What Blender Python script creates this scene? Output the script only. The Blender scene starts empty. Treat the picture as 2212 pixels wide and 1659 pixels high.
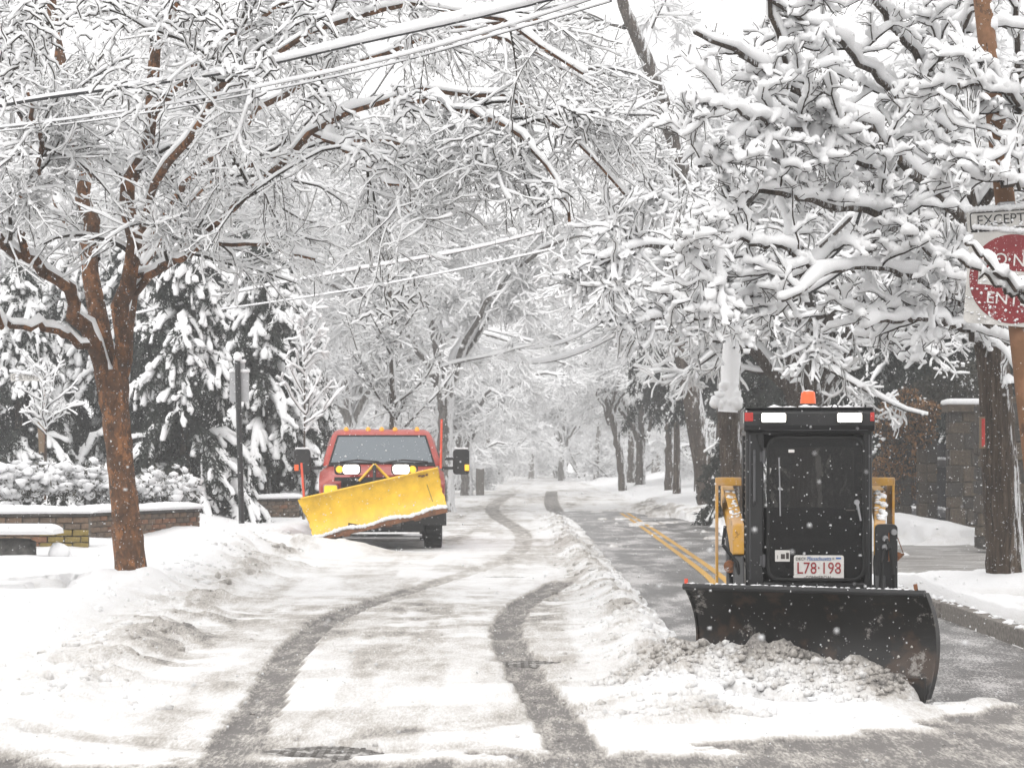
import bpy, bmesh, math, random
import numpy as np
from mathutils import Vector, Matrix

# ------------------------------------------------------------------ camera, sky, sun, exposure
scene = bpy.context.scene
col = scene.collection
F, HOR, EYE = 5400.0, 990.0, 1.45            # focal length and horizon in a 2212 px wide frame, eye height in metres

cam_data = bpy.data.cameras.new("camera")
cam = bpy.data.objects.new("camera", cam_data)
col.objects.link(cam)
cam.location = (0, 0, EYE)
cam.rotation_euler = (math.radians(90), 0, 0)
cam_data.sensor_width = 36.0
cam_data.lens = 36.0 * F / 2212.0
cam_data.shift_y = (HOR - 829.5) / 2212.0
cam_data.clip_start = 0.1
cam_data.clip_end = 3000.0
cam_data.dof.use_dof = True
cam_data.dof.focus_distance = 17.0
cam_data.dof.aperture_fstop = 11.0
scene.camera = cam

world = bpy.data.worlds.new("World")
scene.world = world
world.use_nodes = True
wn = world.node_tree.nodes
wl = world.node_tree.links
bg = wn["Background"]
sky = wn.new("ShaderNodeTexSky")
sky.sky_type = 'NISHITA'
sky.sun_disc = False
sky.sun_elevation = math.radians(48)
sky.sun_rotation = math.radians(200)
sky.air_density = 1.0
sky.dust_density = 6.0
sky.ozone_density = 1.0
hs = wn.new("ShaderNodeHueSaturation")
hs.inputs["Saturation"].default_value = 0.10
deck = wn.new("ShaderNodeMixRGB")             # the cloud deck evens the sky out
deck.inputs[0].default_value = 0.72
deck.inputs[2].default_value = (10.4, 10.28, 10.2, 1)
wl.new(sky.outputs[0], hs.inputs["Color"])
wl.new(hs.outputs[0], deck.inputs[1])
wl.new(deck.outputs[0], bg.inputs["Color"])
bg.inputs["Strength"].default_value = 0.15

sun_data = bpy.data.lights.new("sun", 'SUN')
sun_data.energy = 0.5
sun_data.angle = math.radians(35)
sun_data.color = (1.0, 0.985, 0.96)
sun = bpy.data.objects.new("sun", sun_data)
col.objects.link(sun)
sun.rotation_euler = (math.radians(42), 0, math.radians(-20))

vs = scene.view_settings
vs.view_transform = 'Standard'
vs.look = 'None'
vs.gamma = 1.0
vs.use_curve_mapping = False
vs.exposure = 0.10
cy = scene.cycles
cy.max_bounces = 6
cy.diffuse_bounces = 4
cy.glossy_bounces = 3
cy.transmission_bounces = 4
cy.transparent_max_bounces = 12
cy.volume_bounces = 2
cy.use_adaptive_sampling = True
cy.adaptive_threshold = 0.02
cy.caustics_reflective = False
cy.caustics_refractive = False
cy.use_denoising = True
cy.sample_clamp_indirect = 4.0
cy.use_fast_gi = True                        # light scattered on and on between the snowy surfaces
cy.fast_gi_method = 'REPLACE'
cy.ao_bounces = 2
cy.ao_bounces_render = 2
world.light_settings.distance = 1.2
world.light_settings.ao_factor = 0.9

rng = np.random.default_rng(7)
random.seed(7)

def P(u, v, d):
    """point at distance d seen at (u, v) of the 2212 px wide photograph"""
    return np.array([(u - 1106.0) * d / F, d, EYE + (HOR - v) * d / F])

def G(u, v, z=0.0):
    """point of the ground (height z) seen at (u, v)"""
    d = (EYE - z) * F / (v - HOR)
    return np.array([(u - 1106.0) * d / F, d])

# ------------------------------------------------------------------ materials
MATS = {}
def nodes(name):
    m = bpy.data.materials.new(name)
    m.use_nodes = True
    nt = m.node_tree
    MATS[name] = m
    return m, nt, nt.nodes["Principled BSDF"], nt.nodes.new, nt.links.new

def setp(b, **k):
    for a, v in k.items():
        s = b.inputs[a.replace('_', ' ')]
        s.default_value = v

def noise(N, L, vec, scale, detail=4, rough=0.6):
    n = N("ShaderNodeTexNoise")
    n.inputs["Scale"].default_value = scale
    n.inputs["Detail"].default_value = detail
    n.inputs["Roughness"].default_value = rough
    if vec is not None:
        L(vec, n.inputs["Vector"])
    return n

def ramp(N, L, src, stops):
    r = N("ShaderNodeValToRGB")
    e = r.color_ramp.elements
    while len(e) < len(stops):
        e.new(0.5)
    for i, (p, c) in enumerate(stops):
        e[i].position = p
        e[i].color = (c, c, c, 1) if isinstance(c, (int, float)) else (c[0], c[1], c[2], 1)
    L(src, r.inputs[0])
    return r

def bump(N, L, b, src, strength, dist):
    n = N("ShaderNodeBump")
    n.inputs["Strength"].default_value = strength
    n.inputs["Distance"].default_value = dist
    L(src, n.inputs["Height"])
    L(n.outputs[0], b.inputs["Normal"])

def mapping(N, L, scale=(1, 1, 1), obj=True):
    t = N("ShaderNodeTexCoord")
    mp = N("ShaderNodeMapping")
    mp.inputs["Scale"].default_value = scale
    L(t.outputs["Object" if obj else "Generated"], mp.inputs["Vector"])
    return mp.outputs[0]

def mixc(N, L, fac, a, b):
    m = N("ShaderNodeMixRGB")
    for i, x in ((0, fac), (1, a), (2, b)):
        if isinstance(x, (int, float)):
            m.inputs[i].default_value = x
        elif isinstance(x, tuple):
            m.inputs[i].default_value = (x[0], x[1], x[2], 1)
        else:
            L(x, m.inputs[i])
    return m.outputs[0]

def geomp(N, L, scale=(1, 1, 1)):
    g = N("ShaderNodeNewGeometry")
    mp = N("ShaderNodeMapping")
    mp.inputs["Scale"].default_value = scale
    L(g.outputs["Position"], mp.inputs["Vector"])
    return mp.outputs[0]

def snow_mat(name, c=(0.90, 0.90, 0.91), bs=30.0, bd=0.02, st=0.35):
    m, nt, b, N, L = nodes(name)
    setp(b, Roughness=0.75)
    b.inputs["Specular IOR Level"].default_value = 0.2
    v = geomp(N, L)
    n = noise(N, L, v, bs, 5, 0.7)
    r = ramp(N, L, n.outputs[0], [(0.3, tuple(x * 0.95 for x in c)), (0.7, c)])
    L(r.outputs[0], b.inputs["Base Color"])
    bump(N, L, b, n.outputs[0], st, bd)
    return m
snow_mat("snow")
snow_mat("snow_twig", (0.93, 0.93, 0.935), 60.0, 0.01, 0.2)

# ground snow: white, with slush dirt where the attribute says so
m, nt, b, N, L = nodes("snow_ground")
setp(b, Roughness=0.7)
b.inputs["Specular IOR Level"].default_value = 0.25
at = N("ShaderNodeAttribute"); at.attribute_name = "dirt"
v = geomp(N, L)
vg = geomp(N, L, (1, 0.14, 1))
n1 = noise(N, L, vg, 75.0, 4, 0.75)
n2 = noise(N, L, geomp(N, L, (1, 0.22, 1)), 7.0, 6, 0.7)
n3 = noise(N, L, v, 90.0, 3, 0.7)
dm = N("ShaderNodeMath"); dm.operation = 'MULTIPLY_ADD'       # dirt + (noise-0.5)*k
sb = N("ShaderNodeMath"); sb.operation = 'ADD'
L(n1.outputs[0], sb.inputs[0]); L(n2.outputs[0], sb.inputs[1])
s2 = N("ShaderNodeMath"); s2.operation = 'SUBTRACT'; L(sb.outputs[0], s2.inputs[0]); s2.inputs[1].default_value = 1.0
L(s2.outputs[0], dm.inputs[0])
dsc = N("ShaderNodeMath"); dsc.operation = 'MULTIPLY'; L(at.outputs["Fac"], dsc.inputs[0]); dsc.inputs[1].default_value = 2.2
L(dsc.outputs[0], dm.inputs[1]); L(at.outputs["Fac"], dm.inputs[2])
r = ramp(N, L, dm.outputs[0], [(0.0, (0.92, 0.92, 0.93)), (0.22, (0.80, 0.79, 0.78)), (0.55, (0.50, 0.468, 0.432)), (1.0, (0.19, 0.178, 0.17))])
L(r.outputs[0], b.inputs["Base Color"])
bump(N, L, b, n1.outputs[0], 0.55, 0.03)

m, nt, b, N, L = nodes("snow_slush")
setp(b, Roughness=0.65)
v = geomp(N, L)
n1 = noise(N, L, v, 16.0, 5, 0.7); n2 = noise(N, L, v, 3.2, 3, 0.6)
r = ramp(N, L, n1.outputs[0], [(0.3, (0.46, 0.42, 0.375)), (0.5, (0.60, 0.565, 0.52)), (0.75, (0.74, 0.715, 0.68))])
r2 = ramp(N, L, n2.outputs[0], [(0.5, 0.0), (0.72, 1.0)])
L(mixc(N, L, r2.outputs[0], r.outputs[0], (0.80, 0.78, 0.76)), b.inputs["Base Color"])
bump(N, L, b, n1.outputs[0], 0.6, 0.03)

# asphalt, wet, with a thin film of snow in places
m, nt, b, N, L = nodes("asphalt")
v = geomp(N, L)
na = noise(N, L, v, 180.0, 2, 0.6)
vg = geomp(N, L, (1, 0.14, 1))
nb = noise(N, L, vg, 80.0, 4, 0.8)
vs_ = geomp(N, L, (1.0, 0.30, 1))
nc = noise(N, L, vs_, 1.6, 6, 0.65)
base = ramp(N, L, na.outputs[0], [(0.3, (0.075, 0.072, 0.070)), (0.7, (0.135, 0.128, 0.124))])
ad = N("ShaderNodeMath"); ad.operation = 'MULTIPLY_ADD'
L(nb.outputs[0], ad.inputs[0]); ad.inputs[1].default_value = 0.9; L(nc.outputs[0], ad.inputs[2])
film = ramp(N, L, ad.outputs[0], [(0.90, 0.0), (1.03, 0.22), (1.2, 0.8)])
L(mixc(N, L, film.outputs[0], base.outputs[0], (0.62, 0.60, 0.59)), b.inputs["Base Color"])
rr = ramp(N, L, nc.outputs[0], [(0.35, 0.28), (0.65, 0.6)])
L(rr.outputs[0], b.inputs["Roughness"])
bump(N, L, b, na.outputs[0], 0.3, 0.006)

m, nt, b, N, L = nodes("concrete")
v = geomp(N, L, (0.6, 2.2, 1)); n1 = noise(N, L, v, 1.6, 6, 0.7); v2 = geomp(N, L); n2 = noise(N, L, v2, 70.0, 4, 0.7)
ad = N("ShaderNodeMath"); ad.operation = 'MULTIPLY_ADD'
L(n2.outputs[0], ad.inputs[0]); ad.inputs[1].default_value = 0.5; L(n1.outputs[0], ad.inputs[2])
r = ramp(N, L, ad.outputs[0], [(0.55, (0.14, 0.125, 0.115)), (0.72, (0.24, 0.225, 0.21)), (0.9, (0.62, 0.61, 0.60))])
L(r.outputs[0], b.inputs["Base Color"]); setp(b, Roughness=0.5)

def bark(name, a, c, d, zs=0.35, scale=18.0, plaster=0.0):
    m, nt, b, N, L = nodes(name)
    setp(b, Roughness=0.85)
    v = mapping(N, L, (1, 1, zs))
    n1 = noise(N, L, v, scale, 6, 0.7)
    vo = N("ShaderNodeTexVoronoi"); vo.inputs["Scale"].default_value = scale * 0.8; L(v, vo.inputs["Vector"])
    n2 = noise(N, L, v, scale * 0.25, 3, 0.6)
    r = ramp(N, L, n1.outputs[0], [(0.3, a), (0.5, c), (0.72, d)])
    c1 = mixc(N, L, ramp(N, L, n2.outputs[0], [(0.45, 0.0), (0.65, 0.45)]).outputs[0], r.outputs[0], a)
    n6 = noise(N, L, v, scale * 0.55, 4, 0.75)
    c1 = mixc(N, L, ramp(N, L, n6.outputs[0], [(0.54, 0.0), (0.60, 0.8)]).outputs[0], c1, d)
    hsum = N("ShaderNodeMath"); hsum.operation = 'ADD'
    L(n1.outputs[0], hsum.inputs[0]); L(vo.outputs["Distance"], hsum.inputs[1])
    if plaster > 0:                                   # wind-driven snow stuck to one flank
        g = N("ShaderNodeNewGeometry"); sx = N("ShaderNodeSeparateXYZ"); L(g.outputs["Normal"], sx.inputs[0])
        n4 = noise(N, L, v, 9.0, 6, 0.8)
        q = N("ShaderNodeMath"); q.operation = 'MULTIPLY_ADD'; L(sx.outputs["X"], q.inputs[0]); q.inputs[1].default_value = 0.16 * plaster; L(n4.outputs[0], q.inputs[2])
        k = ramp(N, L, q.outputs[0], [(0.60, 0.0), (0.66, 1.0)])
        c1 = mixc(N, L, k.outputs[0], c1, (0.86, 0.86, 0.87))
    n5 = noise(N, L, mapping(N, L), 42.0, 2, 0.5)                # flakes stuck in the furrows
    c1 = mixc(N, L, ramp(N, L, n5.outputs[0], [(0.68, 0.0), (0.72, 0.8)]).outputs[0], c1, (0.75, 0.75, 0.76))
    L(c1, b.inputs["Base Color"])
    bump(N, L, b, hsum.outputs[0], 1.0, 0.07)
    return m
bark("bark_orange", (0.06, 0.042, 0.032), (0.175, 0.088, 0.046), (0.42, 0.185, 0.075), 0.6, 11.0)
bark("bark_pale", (0.10, 0.09, 0.08), (0.20, 0.18, 0.165), (0.32, 0.30, 0.28), 0.3, 14.0, 2.2)  # far trunks: base paled to paint in haze, plus snow stuck to one flank
bark("bark_twig_hazed", (0.16, 0.15, 0.14), (0.26, 0.245, 0.235), (0.38, 0.365, 0.35), 1.0, 20.0)  # pale twig copy for far crowns, haze painted into its colour
bark("bark_brown", (0.030, 0.022, 0.017), (0.105, 0.076, 0.055), (0.20, 0.15, 0.11), 0.10, 30.0, 0.7)
bark("bark_grey", (0.038, 0.029, 0.022), (0.095, 0.072, 0.055), (0.16, 0.125, 0.10), 0.18, 16.0, 1.25)
bark("bark_twig", (0.035, 0.025, 0.018), (0.055, 0.038, 0.026), (0.09, 0.06, 0.04), 1.0, 20.0)

def plain(name, c, rough=0.5, metal=0.0, var=0.15, scale=12.0, emit=None, es=0.0, coat=0.0, bst=0.0):
    m, nt, b, N, L = nodes(name)
    setp(b, Roughness=rough, Metallic=metal)
    v = mapping(N, L)
    n = noise(N, L, v, scale, 5, 0.65)
    lo = tuple(max(0.0, x * (1 - var)) for x in c); hi = tuple(min(1.0, x * (1 + var)) for x in c)
    r = ramp(N, L, n.outputs[0], [(0.3, lo), (0.7, hi)])
    L(r.outputs[0], b.inputs["Base Color"])
    if emit:
        b.inputs["Emission Color"].default_value = (*emit, 1)
        b.inputs["Emission Strength"].default_value = es
    if coat:
        b.inputs["Coat Weight"].default_value = coat
        b.inputs["Coat Roughness"].default_value = 0.12
    if bst:
        bump(N, L, b, n.outputs[0], bst, 0.02)
    return m

def spotted(name, c, spot, rough, thr, scale, spot_rough=0.8, second=None, metal=0.0):
    """paint with stains / stuck snow that have a shape of their own"""
    m, nt, b, N, L = nodes(name)
    setp(b, Roughness=rough, Metallic=metal)
    v = mapping(N, L)
    n0 = noise(N, L, v, 5.0, 5, 0.6)
    r0 = ramp(N, L, n0.outputs[0], [(0.3, tuple(x * 0.8 for x in c)), (0.7, tuple(min(1, x * 1.15) for x in c))])
    cc = r0.outputs[0]
    if second:
        n2 = noise(N, L, v, 3.3, 4, 0.7)
        cc = mixc(N, L, ramp(N, L, n2.outputs[0], [(0.50, 0.0), (0.60, 0.85)]).outputs[0], cc, second)
    n = noise(N, L, v, scale, 7, 0.8)
    k = ramp(N, L, n.outputs[0], [(thr, 0.0), (thr + 0.06, 0.9)])
    L(mixc(N, L, k.outputs[0], cc, spot), b.inputs["Base Color"])
    L(ramp(N, L, k.outputs[0], [(0.0, rough), (1.0, spot_rough)]).outputs[0], b.inputs["Roughness"])
    return m

spotted("blade_black", (0.012, 0.011, 0.0105), (0.32, 0.30, 0.28), 0.40, 0.585, 5.0, second=(0.060, 0.036, 0.023))
spotted("plow_yellow", (0.92, 0.54, 0.03), (0.82, 0.68, 0.50), 0.4, 0.72, 7.0)
spotted("skid_yellow", (0.62, 0.33, 0.05), (0.14, 0.07, 0.035), 0.45, 0.60, 9.0, second=(0.55, 0.35, 0.20))
spotted("rust", (0.24, 0.10, 0.045), (0.09, 0.05, 0.03), 0.8, 0.5, 12.0)
spotted("truck_red", (0.40, 0.042, 0.028), (0.60, 0.45, 0.42), 0.35, 0.66, 5.0, second=(0.44, 0.075, 0.055))
spotted("sign_white", (0.60, 0.58, 0.55), (0.80, 0.79, 0.78), 0.5, 0.58, 9.0)
spotted("sign_red", (0.24, 0.014, 0.02), (0.78, 0.72, 0.71), 0.5, 0.57, 11.0)
spotted("pole_wood", (0.23, 0.115, 0.055), (0.09, 0.05, 0.03), 0.8, 0.56, 5.0, second=(0.30, 0.15, 0.08))
spotted("black_metal", (0.013, 0.013, 0.014), (0.075, 0.07, 0.066), 0.38, 0.60, 5.0)
plain("black_rubber", (0.012, 0.012, 0.012), 0.8, 0.0, 0.3, 20.0)
plain("black_plastic", (0.02, 0.02, 0.021), 0.5, 0.0, 0.3)
plain("grey_metal", (0.32, 0.32, 0.33), 0.35, 0.8, 0.2)
plain("sign_back", (0.42, 0.42, 0.43), 0.5, 0.3, 0.1)
plain("iron", (0.022, 0.022, 0.025), 0.5, 0.0, 0.3)
plain("iron_grey", (0.09, 0.09, 0.095), 0.5, 0.0, 0.2)
plain("orange_lens", (0.75, 0.12, 0.03), 0.35, 0.0, 0.15, 30.0, emit=(1.0, 0.16, 0.04), es=0.25)
plain("amber_lens", (0.85, 0.42, 0.03), 0.3, 0.0, 0.15, 30.0, emit=(1.0, 0.55, 0.04), es=0.9)
plain("amber_dim", (0.62, 0.30, 0.03), 0.3, 0.0, 0.15, 30.0, emit=(1.0, 0.45, 0.03), es=0.35)
plain("red_lens", (0.50, 0.035, 0.03), 0.35, 0.0, 0.2, 30.0)
plain("lamp_white", (0.9, 0.9, 0.85), 0.3, 0.0, 0.02, 30.0, emit=(1.0, 0.95, 0.84), es=5.0)
plain("marker_orange", (0.78, 0.10, 0.05), 0.5, 0.0, 0.1)
plain("plate_white", (0.66, 0.64, 0.61), 0.45, 0.0, 0.08)
plain("ink_red", (0.30, 0.02, 0.025), 0.5)
plain("ink_blue", (0.03, 0.12, 0.38), 0.5)
plain("ink_black", (0.025, 0.025, 0.025), 0.6)
plain("ink_dark", (0.06, 0.05, 0.045), 0.6)
plain("ink_white", (0.70, 0.67, 0.65), 0.6)
plain("line_yellow", (0.58, 0.33, 0.06), 0.6, 0.0, 0.25, 20.0)
spotted("manhole_iron", (0.12, 0.11, 0.10), (0.60, 0.58, 0.56), 0.55, 0.52, 9.0)
plain("granite", (0.22, 0.20, 0.18), 0.8, 0.0, 0.5, 30.0, bst=0.4)
plain("stone_a", (0.080, 0.066, 0.052), 0.85, 0.0, 0.5, 9.0, bst=0.7)
plain("stone_b", (0.11, 0.086, 0.062), 0.85, 0.0, 0.5, 9.0, bst=0.7)
plain("stone_c", (0.062, 0.055, 0.048), 0.85, 0.0, 0.5, 9.0, bst=0.7)
plain("mortar", (0.13, 0.112, 0.092), 0.9, 0.0, 0.3, 30.0)
plain("brick_a", (0.20, 0.135, 0.09), 0.85, 0.0, 0.4, 14.0, bst=0.3)
plain("brick_b", (0.155, 0.115, 0.085), 0.85, 0.0, 0.4, 14.0, bst=0.3)
plain("brick_c", (0.25, 0.125, 0.07), 0.85, 0.0, 0.4, 14.0, bst=0.3)
plain("brick_moss", (0.25, 0.185, 0.055), 0.9, 0.0, 0.35, 14.0, bst=0.3)
plain("rock_grey", (0.14, 0.135, 0.125), 0.9, 0.0, 0.7, 5.0, bst=0.6)
plain("needles", (0.018, 0.024, 0.018), 0.8, 0.0, 0.5, 6.0)
plain("needles_brown", (0.040, 0.034, 0.024), 0.8, 0.0, 0.5, 6.0)
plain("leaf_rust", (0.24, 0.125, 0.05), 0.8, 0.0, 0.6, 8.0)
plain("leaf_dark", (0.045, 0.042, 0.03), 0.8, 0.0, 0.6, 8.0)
plain("cable_black", (0.02, 0.02, 0.022), 0.6)
plain("brown_panel", (0.22, 0.155, 0.10), 0.7)
plain("seat_vinyl", (0.06, 0.035, 0.025), 0.6)

m, nt, b, N, L = nodes("windshield_glass")
setp(b, Roughness=0.12)
b.inputs["Base Color"].default_value = (0.10, 0.125, 0.145, 1)
b.inputs["Coat Weight"].default_value = 1.0
b.inputs["Coat Roughness"].default_value = 0.05

m, nt, b, N, L = nodes("door_glass")       # dark tinted pane one can still see dimly through
out = nt.nodes["Material Output"]
setp(b, Roughness=0.10)
b.inputs["Base Color"].default_value = (0.010, 0.010, 0.011, 1)
tr = N("ShaderNodeBsdfTransparent"); tr.inputs[0].default_value = (0.62, 0.60, 0.57, 1)
mx = N("ShaderNodeMixShader"); mx.inputs[0].default_value = 0.5
L(tr.outputs[0], mx.inputs[1]); L(b.outputs[0], mx.inputs[2]); L(mx.outputs[0], out.inputs["Surface"])

# ------------------------------------------------------------------ mesh helpers
def tag(o, label=None, cat=None, group=None, kind=None):
    if label: o["label"] = label
    if cat: o["category"] = cat
    if group: o["group"] = group
    if kind: o["kind"] = kind
    return o

def link(o, parent=None):
    col.objects.link(o)
    if parent is not None:
        o.parent = parent
    return o

def empty(name, loc=(0, 0, 0), rz=0.0):
    o = bpy.data.objects.new(name, None)
    o.empty_display_size = 0.2
    col.objects.link(o)
    o.location = loc
    o.rotation_euler = (0, 0, rz)
    return o

def copy_tree(o, parent=None):
    c = o.copy()
    col.objects.link(c)
    c.parent = parent
    for ch in list(o.children):
        copy_tree(ch, c)
    return c

def np_mesh(name, V, Q=None, T=None, smooth=True):
    """mesh from numpy arrays of quads and / or triangles"""
    me = bpy.data.meshes.new(name)
    V = np.asarray(V, dtype=np.float32)
    nq = 0 if Q is None else len(Q)
    nt_ = 0 if T is None else len(T)
    loops = []
    if nq: loops.append(np.asarray(Q, dtype=np.int32).ravel())
    if nt_: loops.append(np.asarray(T, dtype=np.int32).ravel())
    li = np.concatenate(loops)
    me.vertices.add(len(V)); me.vertices.foreach_set("co", V.ravel())
    me.loops.add(len(li)); me.loops.foreach_set("vertex_index", li)
    me.polygons.add(nq + nt_)
    ls = np.concatenate([np.arange(nq) * 4, nq * 4 + np.arange(nt_) * 3]).astype(np.int32)
    me.polygons.foreach_set("loop_start", ls)
    me.update(calc_edges=True)
    if smooth:
        me.polygons.foreach_set("use_smooth", np.ones(nq + nt_, dtype=bool))
    me.validate()
    return me

def obj(name, me, mat, parent=None):
    if mat is not None and len(me.materials) == 0:
        me.materials.append(MATS[mat])
    return link(bpy.data.objects.new(name, me), parent)

class MB:
    """collects simple solids, then becomes ONE mesh object"""
    def __init__(s):
        s.v = []; s.f = []
    def add(s, vs, fs):
        o = len(s.v)
        s.v += [tuple(p) for p in vs]
        s.f += [tuple(i + o for i in f) for f in fs]
        return s
    def box(s, x0, x1, y0, y1, z0, z1):
        return s.add([(x0, y0, z0), (x1, y0, z0), (x1, y1, z0), (x0, y1, z0), (x0, y0, z1), (x1, y0, z1), (x1, y1, z1), (x0, y1, z1)],
                     [(0, 3, 2, 1), (4, 5, 6, 7), (0, 1, 5, 4), (1, 2, 6, 5), (2, 3, 7, 6), (3, 0, 4, 7)])
    def bar(s, a, b, r, k=6, r2=None):
        a = Vector(a); b = Vector(b); r2 = r if r2 is None else r2
        t = (b - a).normalized()
        u = t.cross(Vector((0, 0, 1)) if abs(t.z) < 0.9 else Vector((1, 0, 0))).normalized(); w = t.cross(u)
        vs = []
        for c, rr in ((a, r), (b, r2)):
            for i in range(k):
                q = 2 * math.pi * i / k
                vs.append(c + u * (rr * math.cos(q)) + w * (rr * math.sin(q)))
        fs = [(i, (i + 1) % k, k + (i + 1) % k, k + i) for i in range(k)] + [tuple(range(k))[::-1], tuple(range(k, 2 * k))]
        return s.add(vs, fs)
    def path(s, pts, r, k=6):
        for a, b in zip(pts[:-1], pts[1:]):
            s.bar(a, b, r, k)
        return s
    def prism_x(s, prof, x0, x1):
        """profile of (y, z) points extruded along x"""
        n = len(prof)
        vs = [(x0, y, z) for y, z in prof] + [(x1, y, z) for y, z in prof]
        fs = [tuple(range(n)), tuple(range(n, 2 * n))[::-1]] + [(i, n + i, n + (i + 1) % n, (i + 1) % n) for i in range(n)]
        return s.add(vs, fs)
    def prism_y(s, prof, y0, y1):
        """profile of (x, z) points extruded along y"""
        n = len(prof)
        vs = [(x, y0, z) for x, z in prof] + [(x, y1, z) for x, z in prof]
        fs = [tuple(range(n)), tuple(range(n, 2 * n))[::-1]] + [(i, n + i, n + (i + 1) % n, (i + 1) % n) for i in range(n)]
        return s.add(vs, fs)
    def prism_z(s, prof, z0, z1):
        n = len(prof)
        vs = [(x, y, z0) for x, y in prof] + [(x, y, z1) for x, y in prof]
        fs = [tuple(range(n))[::-1], tuple(range(n, 2 * n))] + [(i, (i + 1) % n, n + (i + 1) % n, n + i) for i in range(n)]
        return s.add(vs, fs)
    def loft(s, rings, caps=True):
        n = len(rings[0]); vs = [p for r in rings for p in r]; fs = []
        for j in range(len(rings) - 1):
            for i in range(n):
                fs.append((j * n + i, j * n + (i + 1) % n, (j + 1) * n + (i + 1) % n, (j + 1) * n + i))
        if caps:
            fs.append(tuple(range(n))[::-1]); fs.append(tuple(range((len(rings) - 1) * n, len(rings) * n)))
        return s.add(vs, fs)
    def build(s, name, mat, parent=None, bevel=0.0, smooth=False, seg=2):
        me = bpy.data.meshes.new(name)
        me.from_pydata(s.v, [], s.f)
        bm = bmesh.new(); bm.from_mesh(me)
        bmesh.ops.recalc_face_normals(bm, faces=bm.faces)
        if bevel > 0:
            ed = [e for e in bm.edges if len(e.link_faces) == 2 and e.calc_face_angle(0) > 0.5]
            bmesh.ops.bevel(bm, geom=ed, offset=bevel, segments=seg, affect='EDGES', profile=0.6, clamp_overlap=True)
        if smooth:
            for f in bm.faces: f.smooth = True
        bm.to_mesh(me); bm.free()
        if smooth:
            me.set_sharp_from_angle(angle=math.radians(40))
        return obj(name, me, mat, parent)

def rrect(x0, x1, z0, z1, r, k=5):
    pts = []
    for cx, cz, a0 in ((x1 - r, z1 - r, 0), (x0 + r, z1 - r, 90), (x0 + r, z0 + r, 180), (x1 - r, z0 + r, 270)):
        for i in range(k + 1):
            a = math.radians(a0 + 90 * i / k)
            pts.append((cx + r * math.cos(a), cz + r * math.sin(a)))
    return pts

def text_mesh(body, size, extrude=0.002, align='CENTER', xs=1.0, shear=0.0):
    cu = bpy.data.curves.new("text", 'FONT')
    cu.body = body; cu.size = size; cu.extrude = extrude; cu.align_x = align; cu.align_y = 'CENTER'; cu.resolution_u = 3
    cu.shear = shear
    o = bpy.data.objects.new("text", cu); col.objects.link(o)
    dg = bpy.context.evaluated_depsgraph_get(); dg.update()
    me = bpy.data.meshes.new_from_object(o.evaluated_get(dg))
    bpy.data.objects.remove(o); bpy.data.curves.remove(cu)
    me.transform(Matrix.Rotation(math.radians(90), 4, 'X') @ Matrix.Diagonal((xs, 1, 1, 1)))
    me.materials.clear()
    return me

def text(name, body, size, loc, mat, parent, **k):
    o = obj(name, text_mesh(body, size, **k), mat, parent)
    o.location = loc
    return o

# ------------------------------------------------------------------ numpy noise
def _hash(ix, iy, seed):
    h = (ix.astype(np.int64) * 374761393 + iy.astype(np.int64) * 668265263 + seed * 982451653) & 0x7fffffff
    h = ((h ^ (h >> 13)) * 1274126177) & 0x7fffffff
    h = h ^ (h >> 16)
    return (h & 0xffff) / 65535.0

def vnoise(x, y, seed=0):
    ix = np.floor(x); iy = np.floor(y); fx = x - ix; fy = y - iy
    fx = fx * fx * (3 - 2 * fx); fy = fy * fy * (3 - 2 * fy)
    a = _hash(ix, iy, seed); b_ = _hash(ix + 1, iy, seed); c = _hash(ix, iy + 1, seed); d = _hash(ix + 1, iy + 1, seed)
    return (a * (1 - fx) + b_ * fx) * (1 - fy) + (c * (1 - fx) + d * fx) * fy

def fbm(x, y, oct=4, seed=0, gain=0.5):
    t = 0.0; amp = 1.0; tot = 0.0
    for i in range(oct):
        t = t + amp * vnoise(x * 2 ** i + 17.3 * i, y * 2 ** i - 9.1 * i, seed + i); tot += amp; amp *= gain
    return t / tot

def worley(x, y, seed=0):
    ix = np.floor(x); iy = np.floor(y); best = np.full(np.shape(x), 9.0)
    for dx in (-1, 0, 1):
        for dy in (-1, 0, 1):
            cx = ix + dx; cy_ = iy + dy
            px = cx + _hash(cx, cy_, seed); py = cy_ + _hash(cx, cy_, seed + 77)
            best = np.minimum(best, (x - px) ** 2 + (y - py) ** 2)
    return np.sqrt(best)

def sstep(x, a, b_):
    t = np.clip((x - a) / (b_ - a), 0, 1)
    return t * t * (3 - 2 * t)

def poly_dist(x, y, pts):
    best = np.full(np.shape(x), 1e9)
    for (ax, ay), (bx, by) in zip(pts[:-1], pts[1:]):
        dx, dy = bx - ax, by - ay
        t = np.clip(((x - ax) * dx + (y - ay) * dy) / (dx * dx + dy * dy), 0, 1)
        best = np.minimum(best, np.hypot(x - ax - t * dx, y - ay - t * dy))
    return best

def smooth_path(pts, n=8):
    """Catmull-Rom through the points"""
    pts = np.asarray(pts, float); out = []
    q = np.vstack([2 * pts[0] - pts[1], pts, 2 * pts[-1] - pts[-2]])
    for i in range(1, len(q) - 2):
        for k in range(n):
            t = k / n
            out.append(0.5 * (2 * q[i] + (q[i + 1] - q[i - 1]) * t + (2 * q[i - 1] - 5 * q[i] + 4 * q[i + 1] - q[i + 2]) * t * t + (3 * q[i] - q[i - 1] - 3 * q[i + 1] + q[i + 2]) * t ** 3))
    out.append(pts[-1])
    return np.array(out)

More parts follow.
